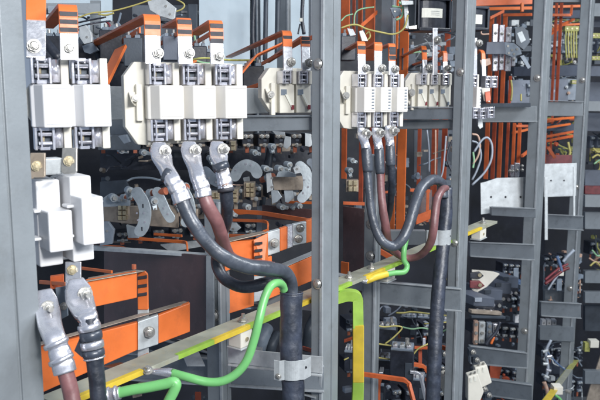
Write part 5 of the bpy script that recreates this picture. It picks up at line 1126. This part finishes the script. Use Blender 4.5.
tangle('tangle in the third cabinet top',508,22,532,100,3.3,3.6,22,('dark_steel','grey_block','galv'),15,.8,(2,6),.6)
tangle('tangle in the upper fourth cabinet',544,20,582,100,4.1,4.5,30,('dark_steel','grey_block','olive','galv'),17,.7,(2,6),.5)
tangle('tangle in the middle fourth cabinet',544,250,580,300,3.45,3.8,16,('dark_steel','grey_block','wire_tan'),19,.6,(2,5),.7)
tangle('tangle low in the fourth cabinet',542,342,582,402,3.4,3.9,14,('dark_steel','grey_block','galv'),21,.4,(2,5),.6)
tangle('tangle over the smaller zinc plate',544,118,582,160,4.0,4.4,18,('dark_steel','olive','copper_red'),23,.6,(2,6),.6)
tangle('tangle at the right edge upper part',590,28,640,66,4.25,4.5,20,('dark_steel','olive','grey_block'),25,.6,(2,6),.6)
tangle('tangle at the right edge middle part',590,132,640,170,4.2,4.4,24,('wire_yellow','dark_steel','olive'),27,.2,(2,6),.7)
tangle('tangle at the right edge lower part',590,232,640,270,4.05,4.3,22,('wire_tan','dark_steel','olive'),29,.3,(2,6),.7)

def modrow(label,cat,group,p0,p1,n,w,h,kind,mats=('black_plastic','grey_block','bolt')):
    """orderly row of like devices fixed side by side on one carrier; p0,p1 = (px,py,d) of the row ends"""
    proto=None
    for i in range(n):
        f=i/max(1,n-1); px,py,d=[p0[j]+(p1[j]-p0[j])*f for j in range(3)]
        loc=W(px,py,d)
        if proto is None:
            t=thing(kind,label,cat,loc,group); k=d/F; X=xdir(18); Y=ydir(18); c=Vector(loc); ww=w*k; hh=h*k
            MB(.0012).box(c+Y*.03,X,Y,Z,ww*.94,.06,hh).build('body',mats[0],t)
            MB(.0008).box(c+Z*hh*.32-Y*.003,X,Y,Z,ww*.86,.012,hh*.22).build('upper_terminal',mats[1],t)
            MB(.0008).box(c-Z*hh*.36-Y*.003,X,Y,Z,ww*.86,.012,hh*.18).build('lower_terminal',mats[1],t)
            for sx in (-.22,.24):
                MB().hexbolt(c+Z*hh*.32+X*ww*sx-Y*.009,-Y,ww*.15,1.3,.5).build('screw',mats[2],t)
            MB().hexbolt(c-Z*hh*.36-Y*.009,-Y,ww*.15,1.3,.4).build('screw',mats[2],t)
            MB(.0006).box(c-Z*hh*.72+Y*.01,X,Y,Z,ww*.32,.004,hh*.5).build('link_bar','shaft' if i==0 and mats[0]=='black_plastic' else 'tan_metal',t)
            MB(.0006).box(c-Y*.0012+X*ww*.1,X,Y,Z,ww*.3,.003,hh*.2).build('nameplate','label_white' if i%2 else 'slate',t)
            proto=t; kids=list(t.children); d0=d
        else:
            t=proto.copy(); COL.objects.link(t); t.location=loc; s=d/d0; t.scale=(s,s,s); t['_o']=list(loc)
            for ch in kids:
                c2=ch.copy(); COL.objects.link(c2); c2.parent=t
def carrier(label,p0,p1,h,m='rail_paint'):
    a=MB(.0008); A=W(*p0); B=W(*p1); k=p0[2]/F
    a.hexa([A+Z*h*k/2,B+Z*h*k/2,B-Z*h*k/2,A-Z*h*k/2]+[q+Fh*.02 for q in (A+Z*h*k/2,B+Z*h*k/2,B-Z*h*k/2,A-Z*h*k/2)])
    tag(a.build('carrier_rail',m),label,'carrier rail','carrier rails behind the device rows')
L=(("dark clamp block among alike ones in the topmost shaded row left of the tall post",'bar clamp','clamp blocks in the top shaded row',(103,141,2.12),(312,140,2.0),14,12,13,'clamp_block',('black_plastic','tan_metal','bolt')),
("brownish clamp block among alike ones in the shaded row behind the curved link plates",'bar clamp','clamp blocks behind the curved links',(104,212,1.98),(312,186,1.95),12,13,15,'clamp_block',('dark_steel','tan_metal','galv')),
("dark clamp block among alike ones in the lowest shaded row above the brown partition",'bar clamp','clamp blocks above the brown partition',(104,238,2.05),(250,228,2.0),9,12,9,'clamp_block',('black_plastic','link_paint','bolt')),
("small black module among alike ones in the upper back row of the lower second cabinet",'module','upper back row of the lower second cabinet',(350,325,2.4),(452,331,2.35),9,9.5,12,'relay_module',('black_plastic','grey_block','bolt')),
("small black module among alike ones in the lower back row of the lower second cabinet",'module','lower back row of the lower second cabinet',(350,366,2.3),(452,372,2.25),9,10,13,'relay_module',('black_plastic','grey_block','bolt')),
("small black module among alike ones cut by the bottom edge of the second cabinet",'module','bottom row of the second cabinet',(368,395,2.25),(452,398,2.2),7,10.5,14,'relay_module',('black_plastic','grey_block','bolt')),
("small black module among alike ones in the row under the contactors of the third cabinet",'module','row under the contactors',(475,328,3.1),(527,334,3.0),8,6,11,'relay_module',('black_plastic','galv','bolt')),
("small dark module among alike ones between the two bottom rails of the third cabinet",'module','row between the bottom rails of the third cabinet',(494,372,3.1),(528,377,3.0),6,6,9,'relay_module',('black_plastic','grey_block','bolt')),
("small dark module among alike ones in the right end row under the dark strap",'module','upper right row of the third cabinet',(512,88,3.35),(529,90,3.3),3,6,13,'relay_module',('slate','grey_block','galv')),
("small slate module among alike ones in the top row of the fourth cabinet",'module','top row of the fourth cabinet',(546,46,4.15),(580,48,4.1),7,5,13,'relay_module',('slate','grey_block','galv')),
("small slate module among alike ones just above the main rail of the fourth cabinet",'module','row above the main rail of the fourth cabinet',(546,89,4.1),(580,90,4.05),7,5,12,'relay_module',('slate','grey_block','galv')),
("small dark module among alike ones in the row behind the dark red wires",'module','row behind the dark red wires',(546,262,3.75),(579,258,3.7),6,5.5,10,'relay_module',('black_plastic','grey_block','bolt')),
("small dark module among alike ones above the rail under the dark red wires",'module','row above the rail under the dark red wires',(546,286,3.7),(579,287,3.65),6,5.5,8,'relay_module',('black_plastic','grey_block','bolt')),
("small dark module among alike ones behind the blue wire low in the fourth cabinet",'module','row behind the blue wire',(545,352,3.8),(579,356,3.7),6,5.5,12,'relay_module',('black_plastic','slate','galv')),
("small slate module among alike ones at the right edge between the yellow terminals",'module','upper row at the right edge',(592,47,4.35),(606,47,4.3),3,5,12,'relay_module',('slate','grey_block','galv')),
("small dark module among alike ones at the right edge below the wide middle rail",'module','lower row at the right edge',(592,248,4.3),(606,250,4.25),3,5,13,'relay_module',('black_plastic','grey_block','galv')),
)
for a in L: modrow(*a)
carrier('dull carrier rail running behind the topmost shaded clamp row',(95,141,2.2),(316,140,2.08),8,'dark_steel')
carrier('dull carrier rail running behind the curved link plates',(95,213,2.06),(316,186,2.03),9,'tan_metal')
carrier('dull carrier rail running behind the lowest shaded clamp row',(95,238,2.13),(258,228,2.08),6,'dark_steel')
carrier('carrier rail of the upper module row low in the second cabinet',(343,326,2.5),(456,332,2.45),6)
carrier('carrier rail of the lower module row low in the second cabinet',(343,367,2.4),(456,373,2.35),6)
carrier('carrier rail of the module row under the contactors',(470,328,3.2),(532,335,3.1),5)
carrier('carrier rail of the top module row of the fourth cabinet',(543,46,4.25),(583,48,4.2),5)
carrier('carrier rail of the module row behind the dark red wires',(543,262,3.85),(582,258,3.8),5)

# chunky rounded clamps and linkages crowding the middle row
def knuckle(label,x,y,r,d,ang=0,m='link_paint'):
    t=thing('bar_clamp',label,'rounded clamp',W(x,y+r,d),'rounded clamps along the switch shafts'); k=d/F; c=W(x,y,d)
    ax=(-Fh+Rt*.55); ax.normalize()
    a=MB(); a.cyl(c,ax,r*k,.022,20); a.build('eye',m,t)
    MB().cyl(c+ax*.0222,ax,r*.55*k,.006,6).build('nut','bolt',t)
    v=(Rt*math.cos(ang)-Up*math.sin(ang)); w2=v.cross(ax).normalized()
    MB(.001).slab([c+w2*r*.8*k,c+v*r*2.4*k+w2*r*.5*k,c+v*r*2.4*k-w2*r*.5*k,c-w2*r*.8*k],ax*.014).build('arm',m,t)
    MB().cyl(c+v*r*2.0*k+ax*.014,ax,r*.28*k,.004,8).build('rivet','bolt',t)
for a in ((112,197,4,1.70,.3,'rounded grey clamp at the far left of the red brown shaft'),(128,190,4,1.68,1.5,'rounded grey clamp over the red brown shaft by the curved link'),(152,200,4,1.66,1.4,'rounded grey clamp hanging left of the first cable lug'),
   (176,203,3.6,1.74,1.3,'rounded grey clamp just right of the first cable lug'),(197,186,3.6,1.8,.2,'rounded grey clamp beside the brown cable lug'),(208,206,3.4,1.85,1.5,'rounded grey clamp between brown cable and the brass stack'),
   (228,212,3.4,1.85,.4,'rounded grey clamp just below the black cable lug'),(245,206,3.2,1.86,1.2,'rounded grey clamp under the largest brass contact stack'),(263,168,3.2,1.88,.2,'rounded grey clamp right of the double lobed link'),
   (277,168,3.4,1.82,.1,'rounded grey clamp on top of the right contact arm'),(286,164,3.0,1.84,1.4,'second rounded grey clamp on top of the right contact arm'),(279,206,3.0,1.85,.2,'rounded grey clamp under the right contact arm'),
   (296,205,3.0,1.85,2.6,'rounded grey clamp below the tall curved link'),(120,150,3.2,1.95,.2,'rounded grey clamp in shade left of the first lug bolt'),(142,152,3.2,1.95,.2,'rounded grey clamp in shade next to the first lug bolt'),
   (209,158,3.0,2.0,1.2,'rounded grey clamp in shade between the second and third lugs'),(252,152,3.0,2.0,.3,'rounded grey clamp in shade right of the third lug'),(270,146,3.0,1.95,1.4,'rounded grey clamp in shade near the slotted tabs'),
   (347,170,3.0,2.2,1.3,'rounded grey clamp right of the tall post above the yellowish block'),(349,160,2.6,2.25,.3,'smaller rounded grey clamp right of the tall post beside the orange upright')):
    knuckle(a[5],a[0],a[1],a[2],a[3],a[4])
sw('big black breaker body filling the gap left of the first folded bar',106,34,146,90,1.75,'black_plastic')
sw('black breaker body behind the left fuse clips and slanting short bar',62,40,98,92,1.7,'black_plastic')
sw('dark breaker body low behind the third folded bar of the large block',196,52,214,80,1.6,'black_plastic')
strip('second thin orange bar layered behind the first folded bar',[(96,58,2.0),(140,30,1.5)],5,wd=Z)
strip('thin orange bar layered behind the second folded bar',[(150,50,1.9),(180,32,1.45)],4,wd=Z)
strip('thin orange bar layered behind the third folded bar',[(180,52,1.9),(210,34,1.45)],4,wd=Z)
vbar(354.5,-40,40,2.6,3.5,'narrow dark orange upright busbar between the two broad ones at the top','copper_red')
vbar(384,110,230,2.6,4,'narrow dark orange upright busbar behind the short ribbed cable','copper_red')
vbar(420,120,190,2.9,4,'narrow orange upright busbar left of the thin hanging wires','copper_red')
vbar(510.5,76,182,3.05,3,'narrow dark orange upright busbar just right of the three bright ones','copper_red')
vbar(553,104,162,3.8,2.4,'narrow copper upright bar above the left hole of the smaller zinc plate','copper_red')

for a in (("small black module among alike ones in the row level with the cream switch arm",'module','row level with the cream switch arm',(505,268,3.3),(529,270,3.25),5,5.5,10,'relay_module',('black_plastic','grey_block','bolt')),
("small black module among alike ones at the back of the contactor row",'module','row at the back of the contactors',(482,306,3.0),(528,300,2.95),7,7,11,'relay_module',('black_plastic','grey_block','galv')),
("small black module among alike ones at the foot of the fourth cabinet",'module','row at the foot of the fourth cabinet',(545,380,3.8),(579,386,3.7),6,5.8,12,'relay_module',('black_plastic','grey_block','galv')),
("small slate module among alike ones at the right edge under the cross rail",'module','row at the right edge under the cross rail',(592,142,4.35),(606,142,4.3),3,5,12,'relay_module',('slate','grey_block','galv'))): modrow(*a)
for a,b,w,lb in (((474,9,3.1),(532,8,3.05),3,'lower thick orange bar crossing near the top edge of the third cabinet'),((522,3,2.8),(522,12,2.8),4,'short orange upright tie between the crossing bars of the third cabinet'),
    ((544,7,3.7),(580,6,3.7),2.4,'orange copper bar level just under the top rail of the fourth cabinet'),((544,26,3.9),(580,24,3.9),2,'thin orange copper bar level above the yellow terminal row'),
    ((544,108,3.9),(580,106,3.9),2.4,'orange copper bar half hidden behind the main rail of the fourth cabinet'),((544,120,3.6),(580,117,3.7),2.2,'orange copper bar just below the main rail of the fourth cabinet'),
    ((544,128,3.6),(570,124,3.7),2,'second orange copper bar below the main rail of the fourth cabinet'),((592,108,4.2),(606,107,4.2),2,'orange copper bar end at the right edge near the main rail'),
    ((512,133,3.1),(530,129,3.1),2.4,'slanting orange bar beneath the main rail of the third cabinet')):
    strip(lb,[a,b],w,m='orange',wd=Z,th=.01,name='copper_bar')
# ------------------------------------------------------------------ camera, light, output
cd=bpy.data.cameras.new('camera'); cam=bpy.data.objects.new('camera',cd); COL.objects.link(cam)
cam.matrix_world=Matrix(((Rt.x,Up.x,-Fw.x,CAM.x),(Rt.y,Up.y,-Fw.y,CAM.y),(Rt.z,Up.z,-Fw.z,CAM.z),(0,0,0,1)))
cd.sensor_width=36; cd.lens=36*F/600; cd.clip_start=.02; cd.clip_end=60
cd.dof.use_dof=True; cd.dof.focus_distance=1.35; cd.dof.aperture_fstop=13
scene.camera=cam
def area(name,loc,target,size,power,col=(1,1,1),sy=None):
    l=bpy.data.lights.new(name,'AREA'); l.energy=power; l.size=size; l.color=col
    if sy: l.shape='RECTANGLE'; l.size_y=sy
    o=bpy.data.objects.new(name,l); COL.objects.link(o); o.location=loc
    o.rotation_euler=(Vector(target)-Vector(loc)).to_track_quat('-Z','Y').to_euler(); return o
area('flash_lamp',(CAM-Fh*.25+Rt*.45+Z*.45),W(270,220,1.6),.18,13,(1,.99,.97))
area('aisle_lamp',(CAM-Fh*1.2+Rt*1.6+Z*1.2),W(330,200,1.8),1.4,98,(.97,.98,1.0),.7)
area('ceiling_lamp',(1.1,2.6,3.9),(-.6,2.6,2.0),1.8,84,(.93,.97,1.0),.5)
w=bpy.data.worlds.new('World'); scene.world=w; w.use_nodes=True
bg=w.node_tree.nodes['Background']; bg.inputs[0].default_value=(.55,.68,.90,1); bg.inputs[1].default_value=.44
vs=scene.view_settings; vs.view_transform='Standard'; vs.look='None'; vs.gamma=1; vs.exposure=0
scene.cycles.max_bounces=6; scene.cycles.diffuse_bounces=3; scene.cycles.glossy_bounces=4
try: scene.cycles.use_denoising=True
except Exception: pass
for o in scene.objects:
    if '_o' in o: del o['_o']
